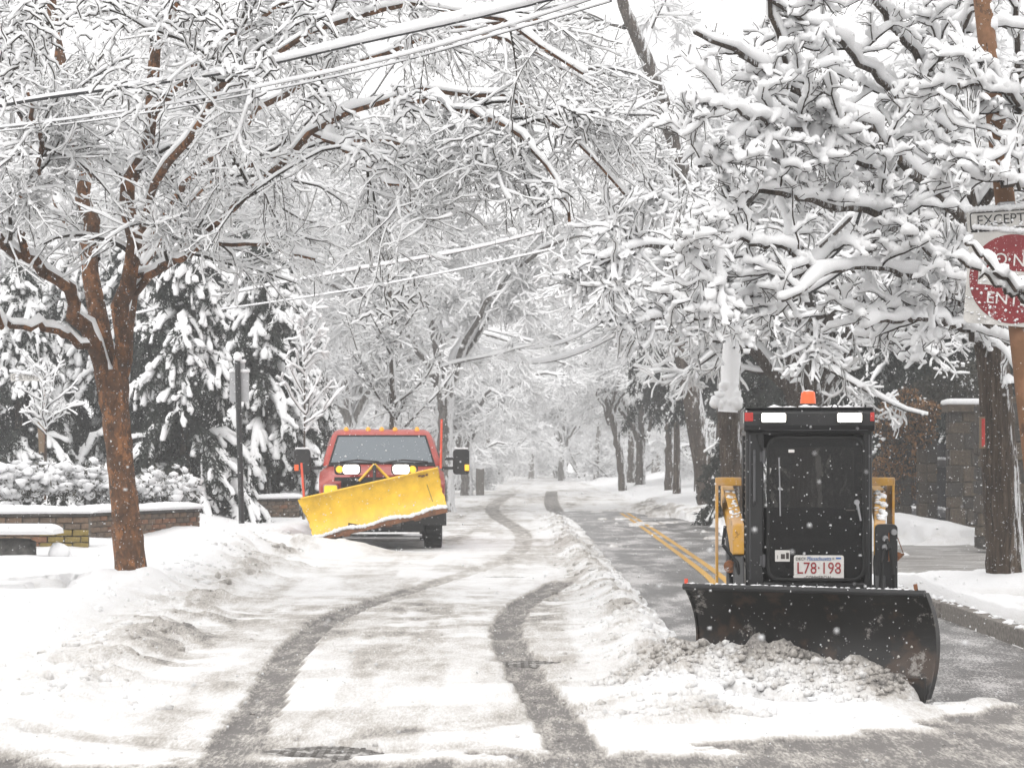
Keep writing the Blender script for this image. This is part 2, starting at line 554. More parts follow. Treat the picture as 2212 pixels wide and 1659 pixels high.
# ------------------------------------------------------------------ the ground
def terrain(x, y):
    z = 0.09 * sstep(-x, 3.35 , 3.75)
    z = z + 0.25 * sstep(-x, 4.6, 6.2) * sstep(y, 31, 44)
    z = z + 0.13 * sstep(x, 3.985, 4.035) * (1 - sstep(y, 26.0, 27.6)) + 0.10 * sstep(x, 4.6, 5.4) * sstep(y, 40, 55)
    z = z + 1.5 * sstep(x, 5.8, 13.0) * sstep(y, 62, 105) + 0.5 * sstep(-x, 6, 14) * sstep(y, 50, 110)
    z = z + 0.9 * sstep(y, 165, 260)
    return z

TR_L = smooth_path([G(u, v) for u, v in ((440, 1700), (500, 1625), (560, 1540), (610, 1450), (650, 1395), (720, 1342), (830, 1300), (960, 1258), (1070, 1222), (1128, 1185), (1122, 1150), (1075, 1118), (1065, 1095), (1100, 1070))])
TR_R = smooth_path([G(u, v) for u, v in ((1300, 1700), (1240, 1625), (1180, 1535), (1125, 1450), (1098, 1395), (1100, 1350), (1130, 1310), (1215, 1262))])
TR_F = smooth_path([G(u, v) for u, v in ((1215, 1120), (1195, 1098), (1190, 1078), (1192, 1062))])
SIDE = [smooth_path([G(u, v) for u, v in w]) for w in (
    ((940, 1140), (1010, 1110), (1070, 1085), (1110, 1062)),
    ((960, 1180), (1030, 1140), (1100, 1105), (1160, 1075)),
    ((560, 1620), (800, 1600), (1100, 1570), (1240, 1540)),
    ((100, 1610), (400, 1625), (700, 1640), (1000, 1625), (1260, 1640)),
    ((700, 1330), (560, 1330), (460, 1380), (380, 1450)),
    ((1210, 1100), (1240, 1090), (1260, 1075)),
    ((985, 1069), (1100, 1062), (1240, 1061)),
    ((1240, 1250), (1160, 1330), (1130, 1350)))]
CLEAR = [(1.28, 14.6), (1.28, 24), (1.3, 34), (1.36, 45), (1.42, 56), (1.22, 68), (2.0, 69.5), (3.0, 68), (3.96, 60.7), (4.37, 52.5), (4.3, 40), (3.95, 30), (3.9, 14.6)]
MANHOLES = [(*G(1145, 1437), 0.34), (*G(1090, 1250), 0.34), (*G(705, 1632), 0.36), (*G(1010, 1108), 0.34)]

def inside(x, y, poly):
    c = np.zeros(np.shape(x), bool)
    for (x1, y1), (x2, y2) in zip(poly, poly[1:] + poly[:1]):
        if y1 == y2: continue
        k = ((y1 > y) != (y2 > y)) & (x < (x2 - x1) * (y - y1) / (y2 - y1) + x1)
        c ^= k
    return c

BL_A = np.array([1.086, 15.62]); BL_B = np.array([2.445, 14.79])     # ends of the skid steer's blade
bl_t = (BL_B - BL_A) / np.linalg.norm(BL_B - BL_A); bl_n = np.array([bl_t[1], -bl_t[0]])   # towards the camera

def snow_field(x, y):
    """height of the snow surface and how dirty it is"""
    t = terrain(x, y)
    n_lo = fbm(x * 1.1, y * 1.1, 4, 3); n_hi = fbm(x * 6, y * 6, 4, 11); n_e = fbm(x * 3.2, y * 2.4, 5, 21, 0.6)
    lump = np.sqrt(np.clip(1 - worley(x * 9, y * 9, 5) ** 2 * 1.3, 0, 1)); lump2 = np.sqrt(np.clip(1 - worley(x * 4.3, y * 4.3, 8) ** 2 * 1.2, 0, 1))
    road = sstep(x, -3.7, -3.2) * (1 - sstep(x, 3.98, 4.06))
    depth = 0.02 + 0.022 * n_lo + 0.012 * n_hi + (1 - road) * (0.05 + 0.05 * n_lo)
    dirt = 0.05 + (0.07 + 0.18 * sstep(n_lo, 0.42, 0.72)) * road
    # slush between the tracks
    cx, cy_ = G(900, 1330)
    sl = np.exp(-(((x - cx) / 1.5) ** 2 + ((y - cy_) / 4.2) ** 2))
    dirt = dirt + sl * 0.40 * sstep(n_e, 0.33, 0.64); depth = depth + sl * (0.02 * lump - 0.012)
    # left bank pushed up by the plough
    edge = np.interp(y, [10, 15.4, 21.8, 28, 34, 38, 44, 60, 90, 140], [-2.45, -2.62, -2.9, -3.05, -3.3, -3.2, -3.5, -3.5, -3.6, -3.8]) + 0.9 * (n_lo - 0.5) * sstep(y, 12, 16) + 0.3 * (n_e - 0.5)
    q = edge - x
    bank = sstep(q, -0.1, 0.75) * (1 - 0.45 * sstep(q, 0.9, 2.6))
    depth = depth + bank * (0.0 + 0.06 * n_lo)
    rough = np.exp(-((q - 0.15) / 0.42) ** 2) * (1 - 0.5 * sstep(y, 40, 70))
    depth = depth + rough * (0.12 * (lump * (1 - sstep(y, 20, 30)) + lump2 * sstep(y, 20, 30)) * n_e + 0.09 * lump2 * n_lo)
    dirt = dirt + rough * 0.26 * sstep(n_e, 0.42, 0.64) * sstep(y, 13, 17)
    # heap between the bank and the truck
    for hx, hy, hr, hh in ((-3.95, 34.0, 0.75, 0.22), (-3.0, 37.2, 0.55, 0.22), (-2.35, 37.7, 0.4, 0.10), (-4.6, 38.5, 0.9, 0.16), (-3.55, 31.2, 0.55, 0.10), (-3.62, 25.3, 0.22, 0.07), (-4.15, 25.5, 0.25, 0.06)):
        g = np.exp(-(((x - hx) / hr) ** 2 + ((y - hy) / (hr * 1.8)) ** 2))
        depth = depth + g * (hh * (0.75 + 0.35 * n_lo) + 0.07 * lump * n_e)
    # windrow along the cleared lane
    wx = np.interp(y, [13.6, 16, 19, 30, 45, 60, 66], [1.05, 1.0, 0.98, 1.0, 0.95, 1.0, 1.0]) + 0.16 * (fbm(y * 0.6, y * 0 + 3, 3, 31) - 0.5)
    ww = np.interp(y, [14, 18, 30, 45, 62], [0.34, 0.26, 0.22, 0.21, 0.18]); wh = np.interp(y, [13.3, 14.4, 17, 30, 45, 60, 66, 68], [0.0, 0.07, 0.10, 0.09, 0.09, 0.05, 0.02, 0])
    wg = np.exp(-((x - wx) / ww) ** 2 * 1.3) * (y < 68)
    depth = depth + wg * (wh * (0.55 + 0.6 * n_e) + wh * 0.75 * lump * n_e + 0.35 * wh * lump2)
    dirt = dirt + wg * 0.20 * sstep(n_e, 0.42, 0.7) * (wh > 0)
    # heap rolling in front of the blade
    s = (x - BL_A[0]) * bl_t[0] + (y - BL_A[1]) * bl_t[1]; f = (x - BL_A[0]) * bl_n[0] + (y - BL_A[1]) * bl_n[1]
    ph = np.interp(s, [-0.55, -0.2, 0.15, 0.5, 0.95, 1.2, 1.42, 1.6], [0.0, 0.10, 0.19, 0.235, 0.22, 0.21, 0.11, 0.0])
    pg = np.where(f < -0.02, np.exp(-((f + 0.02) / 0.25) ** 2), np.clip(1 - (f / 0.62), 0, 1) ** 0.85) * (f > -0.5) * (f < 0.9)
    depth = depth + pg * ph * (0.10 + 0.4 * n_e + 0.75 * lump * n_e + 0.45 * lump2 * n_hi + 0.60 * fbm(x * 15, y * 11, 3, 71))
    dirt = dirt + pg * sstep(ph, 0.0, 0.12) * (0.16 + 0.42 * sstep(n_e, 0.36, 0.58) * sstep(s, -0.2, 0.3) + 0.22 * sstep(s, 0.5, 1.2))
    ap = np.exp(-((f - 0.95) / 0.35) ** 2) * sstep(s, -1.6, -0.6) * sstep(-s, -2.0, -1.2)
    depth = depth + ap * 0.022 * (0.3 + lump2); dirt = dirt * (1 - 0.75 * ap)
    # right: snow on the sidewalk edge and round the tree
    for hx, hy, hr, hh in ((4.75, 24.3, 0.5, 0.10), (4.3, 25.2, 0.4, 0.07), (5.6, 24.8, 0.7, 0.12), (6.6, 44.0, 1.3, 0.36), (5.4, 46.5, 0.9, 0.22)):
        g = np.exp(-(((x - hx) / hr) ** 2 + ((y - hy) / (hr * 1.5)) ** 2))
        depth = depth + g * (hh * (0.8 + 0.3 * n_lo) + 0.04 * lump * n_e)
    depth = depth + 0.05 * np.exp(-((x - 3.72) / 0.14) ** 2) * (y < 26) * (0.2 + lump * n_e) * sstep(n_lo, 0.25, 0.5)
    # far right bank
    rb = np.interp(y, [40, 47, 52.5, 60.7, 68, 70, 80, 110, 150], [4.5, 4.5, 4.45, 4.0, 3.1, 3.2, 4.4, 4.6, 4.6])
    rq = x - rb
    rgh = np.exp(-((rq - 0.35) / 0.45) ** 2) * sstep(y, 44, 50) * (1 - sstep(y, 72, 84))
    depth = depth + sstep(rq, 0, 0.8) * sstep(y, 43, 50) * 0.12 + rgh * (0.10 * lump * n_e + 0.07 * lump2)
    dirt = dirt + rgh * 0.5 * sstep(n_e, 0.36, 0.6)
    # bare places: wheel tracks, cleared lane, right foreground, wet pavements
    bare = np.zeros(np.shape(x)); slush = np.zeros(np.shape(x))
    streak = fbm(x * 3.2, y * 0.28, 4, 51)
    dirt = dirt + road * 0.20 * sstep(streak, 0.48, 0.70) * (1 - bank)
    e = (n_e - 0.5)
    for tr, w in ((TR_L, 0.135), (TR_R, 0.14), (TR_F, 0.15)):
        d = poly_dist(x, y, tr)
        ww_ = w * (1 + 0.012 * np.clip(y - 20, 0, 60))
        k = 1 - sstep(d + 0.07 * e, ww_ * 0.88, ww_ * 0.97)
        k = k * (np.interp(y, [24, 31, 44, 52, 70, 90], [1, 0.30, 0.30, 0.75, 0.75, 0.3]) if tr is TR_L else 1.0)
        slush = np.maximum(slush, k)
        dirt = dirt + 0.07 * np.exp(-(d / (ww_ * 1.9)) ** 2)
    for i, tr in enumerate(SIDE):
        d = poly_dist(x, y, tr)
        w = 0.10 if y is not None else 0
        dirt = dirt + 0.34 * np.exp(-(d / (0.13 + 0.004 * y)) ** 2) * sstep(n_e, 0.33, 0.6); depth = depth - 0.012 * np.exp(-(d / 0.12) ** 2)
    cl = inside(x + 0.30 * e, y + 1.6 * e, CLEAR)
    patch = sstep(n_lo + 0.25 * n_e, 0.84, 0.90) * (y > 40)
    bare = np.maximum(bare, cl * (1 - patch) * (1 - sstep(wg, 0.45, 0.8)))
    # right foreground slush: below a slanting line
    ln = y - np.interp(x, [-1.0, 0.0, 0.9, 1.8, 2.6, 3.2, 4.2], [11.7, 12.05, 12.35, 13.1, 14.1, 15.0, 16.5])
    fg = sstep(-ln + 1.3 * e + 0.5 * (n_lo - 0.5), -0.05, 0.12)
    rt = (x > 2.75) * (x < 3.9) * (y < 26)
    rt = rt * sstep(x - 2.75 + 0.6 * e, 0.0, 0.2) * (1 - sstep(x + 0.35 * e, 3.55, 3.75)) * (1 - 0.0 * y)
    fan = np.exp(-(((s - 1.1) / 1.25) ** 2 + ((f - 1.25 - 0.10 * s) / 0.30) ** 2))
    fgm = np.maximum(fg, rt) * (1 - sstep(fan, 0.3, 0.55)) * (1 - pg * sstep(ph, 0.02, 0.08))
    slush = np.maximum(slush, fgm)
    slush = slush * (1 - sstep(pg * ph, 0.01, 0.04))
    bare = bare * (1 - sstep(pg * ph, 0.01, 0.04))
    # wet driveway on the right, wet sidewalk patches on both sides
    dr = ((x > 4.05) * sstep(y + 2.5 * e, 28.6, 29.4) * (1 - sstep(y + 4 * e, 41.5, 43.0)))
    bare = np.maximum(bare, dr * sstep(n_lo + 0.2 * n_e, 0.28, 0.40))
    sw = (x > 4.12) * (1 - sstep(y, 22.9, 23.3)) * (1 - sstep(x, 6.0, 6.5))
    bare = np.maximum(bare, sw * sstep(fbm(x * 1.6, y * 0.7, 4, 81), 0.36, 0.44) * sstep(x, 4.2, 4.35))
    lw = (x < -4.35 + 0.5 * e) * (y > 22.8) * (y < 26.0 + e)
    bare = np.maximum(bare, lw * sstep(fbm(x * 0.6, y * 3.0, 4, 41), 0.33, 0.40))
    for mx_, my_, mr in MANHOLES:
        d = np.hypot(x - mx_, y - my_)
        bare = np.maximum(bare, 1 - sstep(d + 0.30 * np.maximum(e, -0.02), mr * 0.86, mr * 1.0))
    dirt = dirt + 0.35 * bare * (1 - bare) * 4 * 0.5
    depth = depth * (1 - slush) + slush * (0.006 + 0.006 * n_hi); dirt = dirt * (1 - slush) + slush * (0.92 + 0.5 * (n_e - 0.5) + 0.3 * (fbm(x * 7, y * 1.6, 3, 61) - 0.5))
    z = t + depth * (1 - bare) - 0.03 * bare
    return z, np.clip(dirt, 0, 1)

def hz(x, y):
    return float(snow_field(np.array([float(x)]), np.array([float(y)]))[0][0])

xs = np.concatenate([np.linspace(-45, -9, 30)[:-1], np.arange(-9, -5.2, 0.14), np.arange(-5.2, -3.4, 0.06), np.arange(-3.4, 4.4, 0.034), np.arange(4.4, 6.4, 0.07), np.arange(6.4, 10, 0.2), np.linspace(10, 45, 30)])
ys = np.concatenate([np.linspace(4, 11.4, 12)[:-1], np.arange(11.4, 17.5, 0.045), np.arange(17.5, 26, 0.075), np.arange(26, 40, 0.13), np.arange(40, 60, 0.26), np.arange(60, 90, 0.6), np.arange(90, 170, 2.0), np.linspace(170, 300, 20)])
X, Y = np.meshgrid(xs, ys)
Z, D = snow_field(X, Y)
nx, ny = len(xs), len(ys)
idx = np.arange(nx * ny).reshape(ny, nx)
quads = np.stack([idx[:-1, :-1], idx[:-1, 1:], idx[1:, 1:], idx[1:, :-1]], -1).reshape(-1, 4)
me = np_mesh("snow_ground", np.stack([X, Y, Z], -1).reshape(-1, 3), Q=quads)
a = me.attributes.new("dirt", 'FLOAT', 'POINT')
a.data.foreach_set("value", D.ravel().astype(np.float32))
tag(obj("snow_ground", me, "snow_ground"), kind="structure")

b_ = MB().box(-400, 400, -60, 640, -0.6, -0.10)
tag(b_.build("snow_field", "snow"), kind="structure")
b_ = MB().box(-3.5, 3.9, -30, 165, -0.3, 0.0)
tag(b_.build("road", "asphalt"), kind="structure")
b_ = MB().prism_z([(3.9, 27.0), (4.05, 29), (4.05, 43), (3.9, 47), (4.6, 55), (4.6, 70), (3.9, 72)], -0.3, 0.003)
tag(b_.build("road_shoulder", "asphalt"), kind="structure")
b_ = MB().prism_z([(4.02, -10), (12, -10), (12, 27.5), (4.02, 26.5)], -0.1, 0.13)
tag(b_.build("sidewalk", "concrete"), kind="structure")
b_ = MB().prism_z([(4.04, 27.6), (14, 27.6), (14, 46), (4.04, 46)], -0.1, 0.006)
tag(b_.build("driveway", "concrete"), kind="structure")
b_ = MB().box(-11, -3.64, -10, 31, -0.1, 0.092)
tag(b_.build("sidewalk", "concrete"), kind="structure")
ico_v, ico_f = None, None
bm = bmesh.new(); bmesh.ops.create_icosphere(bm, subdivisions=2, radius=1.0)
ico2_v = np.array([v.co[:] for v in bm.verts]); ico2_f = np.array([[v.index for v in f.verts] for f in bm.faces]); bm.free()
bm = bmesh.new(); bmesh.ops.create_icosphere(bm, subdivisions=1, radius=1.0)
ico_v = np.array([v.co[:] for v in bm.verts]); ico_f = np.array([[v.index for v in f.verts] for f in bm.faces]); bm.free()

def lumps(C, R, seed=1, hi=False, flat=0.8, amp=0.35):
    """random snow lumps: centres C (n,3), radii R (n,) -> vertices, triangles"""
    g = np.random.default_rng(seed)
    bv, bf = (ico2_v, ico2_f) if hi else (ico_v, ico_f)
    n = len(C)
    k = g.normal(size=(n, 4, 3)) * 2.2; ph = g.uniform(0, 6.28, (n, 4))
    f = np.sin(np.einsum('njk,vk->njv', k, bv) + ph[:, :, None]).mean(1)
    f2 = g.uniform(-1, 1, (n, len(bv))) * 0.12
    sc = g.uniform(0.75, 1.25, (n, 1, 3)) * np.array([1, 1, flat])
    V = bv[None] * (1 + amp * f + f2)[..., None] * sc * R[:, None, None] + C[:, None, :]
    T = (bf[None] + (np.arange(n) * len(bv))[:, None, None]).reshape(-1, 3)
    return V.reshape(-1, 3), T

tag(MB().box(-3.64, -3.5, -10, 31, -0.2, 0.08).build("kerb", "granite"), kind="structure")
k0 = empty("kerb", (0, 0, 0)); tag(k0, kind="structure")
yy = 6.0; i = 0
while yy < 26:
    ln_ = 1.75 + 0.3 * ((i * 37) % 5) / 5
    mb = MB().box(3.885 + 0.008 * (i % 3), 4.035, yy + 0.006, yy + ln_ - 0.006, -0.2, 0.135 + 0.006 * ((i * 7) % 3))
    o = mb.build("kerb_stone", "granite", k0, bevel=0.012)
    gk = np.random.default_rng(500 + i); nk = 26
    V, T = lumps(np.c_[gk.uniform(3.93, 4.05, nk), gk.uniform(yy, yy + ln_, nk), np.full(nk, 0.14)], gk.uniform(0.012, 0.05, nk), 500 + i, False, 0.5, 0.5) if True else (None, None)
    tag(obj("snow_on_kerb", np_mesh("snow_on_kerb", V, T=T), "snow", k0), kind="stuff")
    yy += ln_; i += 1
# painted double centre line
lines = [smooth_path([(2.36 + o_, 27.5), (2.50 + o_, 32), (2.66 + o_, 42), (2.82 + o_, 54), (2.95 + o_ , 66)], 6) for o_ in (-0.07, 0.10)]
for ln_ in lines:
    V = np.concatenate([np.c_[ln_[:, 0] - 0.045, ln_[:, 1], np.full(len(ln_), 0.005)], np.c_[ln_[:, 0] + 0.045, ln_[:, 1], np.full(len(ln_), 0.005)]])
    n_ = len(ln_); Qd = np.array([[i, n_ + i, n_ + i + 1, i + 1] for i in range(n_ - 1)])
    tag(obj("centre_line", np_mesh("centre_line", V, Q=Qd, smooth=False), "line_yellow"), kind="structure")

ml = ["round iron manhole cover crossed by the right wheel track", "small round manhole cover in the white lane right of the red truck", "round iron manhole cover nearest the camera beside the left wheel track", "far round manhole cover in the tracks beyond the red truck"]
for i, (mx_, my_, mr) in enumerate(MANHOLES):
    rt_ = empty("manhole_cover", (mx_, my_, 0.0))
    tag(rt_, ml[i], "manhole cover", "manhole covers in the road")
    circ = lambda r, k=28: [(r * math.cos(2 * math.pi * j / k), r * math.sin(2 * math.pi * j / k)) for j in range(k)]
    MB().prism_z(circ(mr), -0.02, 0.006).build("rim", "manhole_iron", rt_)
    MB().prism_z(circ(mr * 0.9), -0.02, 0.010).build("lid", "manhole_iron", rt_)
    stud = MB()
    for gx in range(-5, 6):
        for gy in range(-5, 6):
            if math.hypot(gx, gy) < 5.3:
                stud.box(gx * mr * 0.155 - 0.012, gx * mr * 0.155 + 0.012, gy * mr * 0.155 - 0.012, gy * mr * 0.155 + 0.012, 0.009, 0.014)
    tag(stud.build("tread_studs", "manhole_iron", rt_), kind="stuff")

# ------------------------------------------------------------------ loose clumps of ploughed snow
def clump_set(xy, rad, seed, name, mat, hi=False):
    z, _ = snow_field(xy[:, 0], xy[:, 1])
    keep = z > -0.02
    xy, rad, z = xy[keep], rad[keep], z[keep]
    V, T = lumps(np.c_[xy, z + rad * (0.15 if seed == 6 else -0.1)], rad, seed, hi, 0.8, 0.6)
    me = np_mesh(name, V, T=T); a = me.attributes.new("dirt", 'FLOAT', 'POINT')
    dv = np.clip(_[keep] + np.random.default_rng(seed).normal(0, 0.06, len(rad)), 0, 1); a.data.foreach_set("value", np.repeat(dv, len(V) // len(rad)).astype(np.float32))
    return tag(obj(name, me, "snow_ground"), kind="stuff")

g = np.random.default_rng(3)
# windrow and bank
n = 1000
yy = 13.6 + 48 * g.uniform(0, 1, n) ** 1.9
xx = 1.0 + g.normal(0, 0.24, n) * np.interp(yy, [14, 30, 60], [1.1, 0.9, 0.7])
rr_ = (0.016 + 0.030 * g.uniform(0, 1, n) ** 2.2) * np.interp(yy, [14, 40, 60], [1, 1.3, 1.6])
o = clump_set(np.c_[xx, yy], rr_, 4, "windrow_snow_clumps", "snow"); tag(o, "white lumps of snow in the low ridge left of the cleared lane", "snow clumps")
n = 620
yy = 14.0 + 26 * g.uniform(0, 1, n) ** 1.2
ed = np.interp(yy, [10, 15.4, 21.8, 28, 34, 38, 44], [-2.45, -2.62, -3.0, -3.3, -3.5, -3.2, -3.5])
xx = ed - 0.12 + g.normal(0, 0.30, n)
o = clump_set(np.c_[xx, yy], 0.010 + 0.045 * g.uniform(0, 1, n) ** 3.0, 5, "bank_snow_clumps", "snow"); tag(o, "lumps of snow along the ploughed bank under the orange-barked tree", "snow clumps")
n = 1600
s_ = g.uniform(-0.35, 1.5, n); f_ = g.beta(1.2, 2.0, n) * 0.68
xy = BL_A + s_[:, None] * bl_t + f_[:, None] * bl_n
o = clump_set(xy, 0.004 + 0.030 * g.uniform(0, 1, n) ** 4.0, 6, "blade_slush_clumps", "snow_slush", False); tag(o, "dirty lumps of slush heaped in front of the black blade", "slush")
n = 320
xx = g.uniform(-3.0, 3.8, n); yy = 12 + 16 * g.uniform(0, 1, n) ** 1.5
o = clump_set(np.c_[xx, yy], 0.006 + 0.014 * g.uniform(0, 1, n) ** 2, 8, "scattered_snow_crumbs", "snow_slush"); tag(o, "small crumbs of snow scattered over the road", "snow crumbs")

# ------------------------------------------------------------------ branches and the snow lying on them
def frames(Pt):
    T = np.gradient(Pt, axis=1)
    T /= np.linalg.norm(T, axis=2, keepdims=True) + 1e-9
    mt = T.mean(1); steep = np.abs(mt[:, 2]) > 0.93 * np.linalg.norm(mt, axis=1)
    ref = np.where(steep[:, None], np.array([[0.0, 1.0, 0.0]]), np.array([[0.0, 0.0, 1.0]]))[:, None, :]
    S = np.cross(T, np.broadcast_to(ref, T.shape)); S /= np.linalg.norm(S, axis=2, keepdims=True) + 1e-6
    U = np.cross(S, T)
    return T, S, U

def ring_mesh(V, closed_end=True):
    B, n, k, _ = V.shape
    i = np.arange(B * n * k).reshape(B, n, k); j = np.roll(i, -1, axis=2)
    Q = np.stack([i[:, :-1], j[:, :-1], j[:, 1:], i[:, 1:]], -1).reshape(-1, 4)
    return V.reshape(-1, 3), Q

def tubes(Pt, R, k=3, g=None, rough=0.0):
    T, S, U = frames(Pt)
    a = np.arange(k) * 2 * np.pi / k - np.pi / 2
    rr = R[:, :, None] * np.ones(k)
    if rough and g is not None:
        rr = rr * (1 + rough * g.normal(size=rr.shape))
    V = Pt[:, :, None] + S[:, :, None] * (rr * np.cos(a))[..., None] + U[:, :, None] * (rr * np.sin(a))[..., None]
    return ring_mesh(V)

PROF = {4: (np.array([-1, 0, 1, 0]), np.array([0.0, 1.35, 0.0, -0.35])),
        5: (np.array([-1.0, -0.72, 0, 0.72, 1.0]), np.array([-0.05, 0.85, 1.3, 0.85, -0.05])),
        7: (np.array([-0.75, -1.08, -0.75, 0, 0.75, 1.08, 0.75]), np.array([-0.25, 0.35, 1.05, 1.4, 1.05, 0.35, -0.25]))}

def snow_tubes(Pt, R, thick, g, k=5, lump=0.25, cap=True, minslope=0.22, closed=False, lift=0.12):
    T, S, U = frames(Pt)
    hor = np.sqrt(np.clip(1 - T[:, :, 2] ** 2, 0, 1))
    th = np.broadcast_to(np.asarray(thick, float).reshape(-1, 1) if np.ndim(thick) else np.full((1, 1), thick), R.shape)
    w = R * 0.85 + th * (minslope + (1 - minslope) * hor ** 1.5) * (1 + lump * g.normal(size=R.shape)).clip(0.35, 1.9)
    w = w * np.where(hor < 0.3, 0.6, 1.0)
    B, n = R.shape
    base = Pt + U * (R * 0.45 + w * lift)[..., None]
    if cap:
        t_end = T[:, -1]; w_end = w[:, -1]
        b0, t0, w0 = base[:, 0], T[:, 0], w[:, 0]; b1 = base[:, -1]
        e1 = (b1 + t_end * (w_end * 0.5)[:, None])[:, None]; e2 = (b1 + t_end * (w_end * 0.75)[:, None] + U[:, -1] * (w_end * 0.4)[:, None])[:, None]
        if closed:
            base = np.concatenate([(b0 - t0 * (w0 * 0.6)[:, None])[:, None], base, e1, e2], 1)
            w = np.concatenate([(w0 * 0.03)[:, None], w, (w_end * 0.72)[:, None], (w_end * 0.03)[:, None]], 1)
            S = np.concatenate([S[:, :1], S, S[:, -1:], S[:, -1:]], 1); U = np.concatenate([U[:, :1], U, U[:, -1:], U[:, -1:]], 1)
        else:
            base = np.concatenate([base, e2], 1); w = np.concatenate([w, (w_end * 0.05)[:, None]], 1)
            S = np.concatenate([S, S[:, -1:]], 1); U = np.concatenate([U, U[:, -1:]], 1)
    px, pz = PROF[k]
    jit = 1 + 0.12 * g.normal(size=(B, w.shape[1], k))
    V = base[:, :, None] + S[:, :, None] * (w[:, :, None] * px * jit)[..., None] + U[:, :, None] * (w[:, :, None] * pz * jit)[..., None]
    return ring_mesh(V)

def resample(pts, n):
    pts = np.asarray(pts, float)
    d = np.r_[0, np.cumsum(np.linalg.norm(np.diff(pts, axis=0), axis=1))]
    t = np.linspace(0, d[-1], n)
    return np.stack([np.interp(t, d, pts[:, i]) for i in range(pts.shape[1])], 1)

def spawn(Pt, R, per, lo, hi, ang, ln, n, g, up=0.0, droop=0.0, jit=0.15, flat=1.0, rmax=9.0, rk=0.55, tip=0.35, taper_len=0.5, bias=None, wide=1.0):
    B, m, _ = Pt.shape
    idx = np.repeat(np.arange(B), per); N = len(idx)
    t = (g.uniform(lo, hi, N)) * (m - 1)
    i0 = np.minimum(t.astype(int), m - 2); fr = (t - i0)[:, None]
    A = Pt[idx, i0]; Bn = Pt[idx, i0 + 1]
    p = A * (1 - fr) + Bn * fr
    T = Bn - A; T /= np.linalg.norm(T, axis=1, keepdims=True) + 1e-9
    r0 = R[idx, i0] * (1 - fr[:, 0]) + R[idx, i0 + 1] * fr[:, 0]
    rv = g.normal(size=(N, 3)); rv[:, 2] *= flat; rv[:, 1] *= wide
    if bias is not None: rv += np.asarray(bias)
    perp = rv - (rv * T).sum(1, keepdims=True) * T; perp /= np.linalg.norm(perp, axis=1, keepdims=True) + 1e-9
    a = np.radians(g.normal(ang, 10, N))[:, None]
    d = np.cos(a) * T + np.sin(a) * perp; d[:, 2] += up; d /= np.linalg.norm(d, axis=1, keepdims=True)
    L_ = ln * g.uniform(0.55, 1.25, N) * (1 - taper_len * (t / (m - 1)))
    out = [p]; q = p
    for k in range(n - 1):
        d = d + jit * g.normal(size=(N, 3)); d[:, 2] += droop; d /= np.linalg.norm(d, axis=1, keepdims=True)
        q = q + d * (L_ / (n - 1))[:, None]; out.append(q)
    C = np.stack(out, 1)
    rs = np.minimum(r0 * rk, rmax)
    RR = rs[:, None] * np.linspace(1, tip, n)[None]
    return C, RR

class Acc:
    def __init__(s): s.V = []; s.Q = []; s.T = []; s.n = 0
    def add(s, VQ, tri=False):
        V, Q = VQ
        s.V.append(V); (s.T if tri else s.Q).append(Q + s.n); s.n += len(V)
    def mesh(s, name):
        return np_mesh(name, np.concatenate(s.V), Q=np.concatenate(s.Q) if s.Q else None, T=np.concatenate(s.T) if s.T else None)

def limb(pts, w0, w1, n=14):
    """guided limb: smooth path through the points, radius from w0 to w1"""
    c = resample(smooth_path(pts, 6), n)
    return c, np.linspace(w0, w1, n)

def trunk_mesh(acc, c, r, g, k=14, flare=1.0):
    r = np.array(r, float).copy()
    if flare > 1: r[0] *= flare; r[1] *= 1 + (flare - 1) * 0.35
    V, Q = tubes(c[None], r[None], k, g, 0.045)
    acc.add((V, Q))

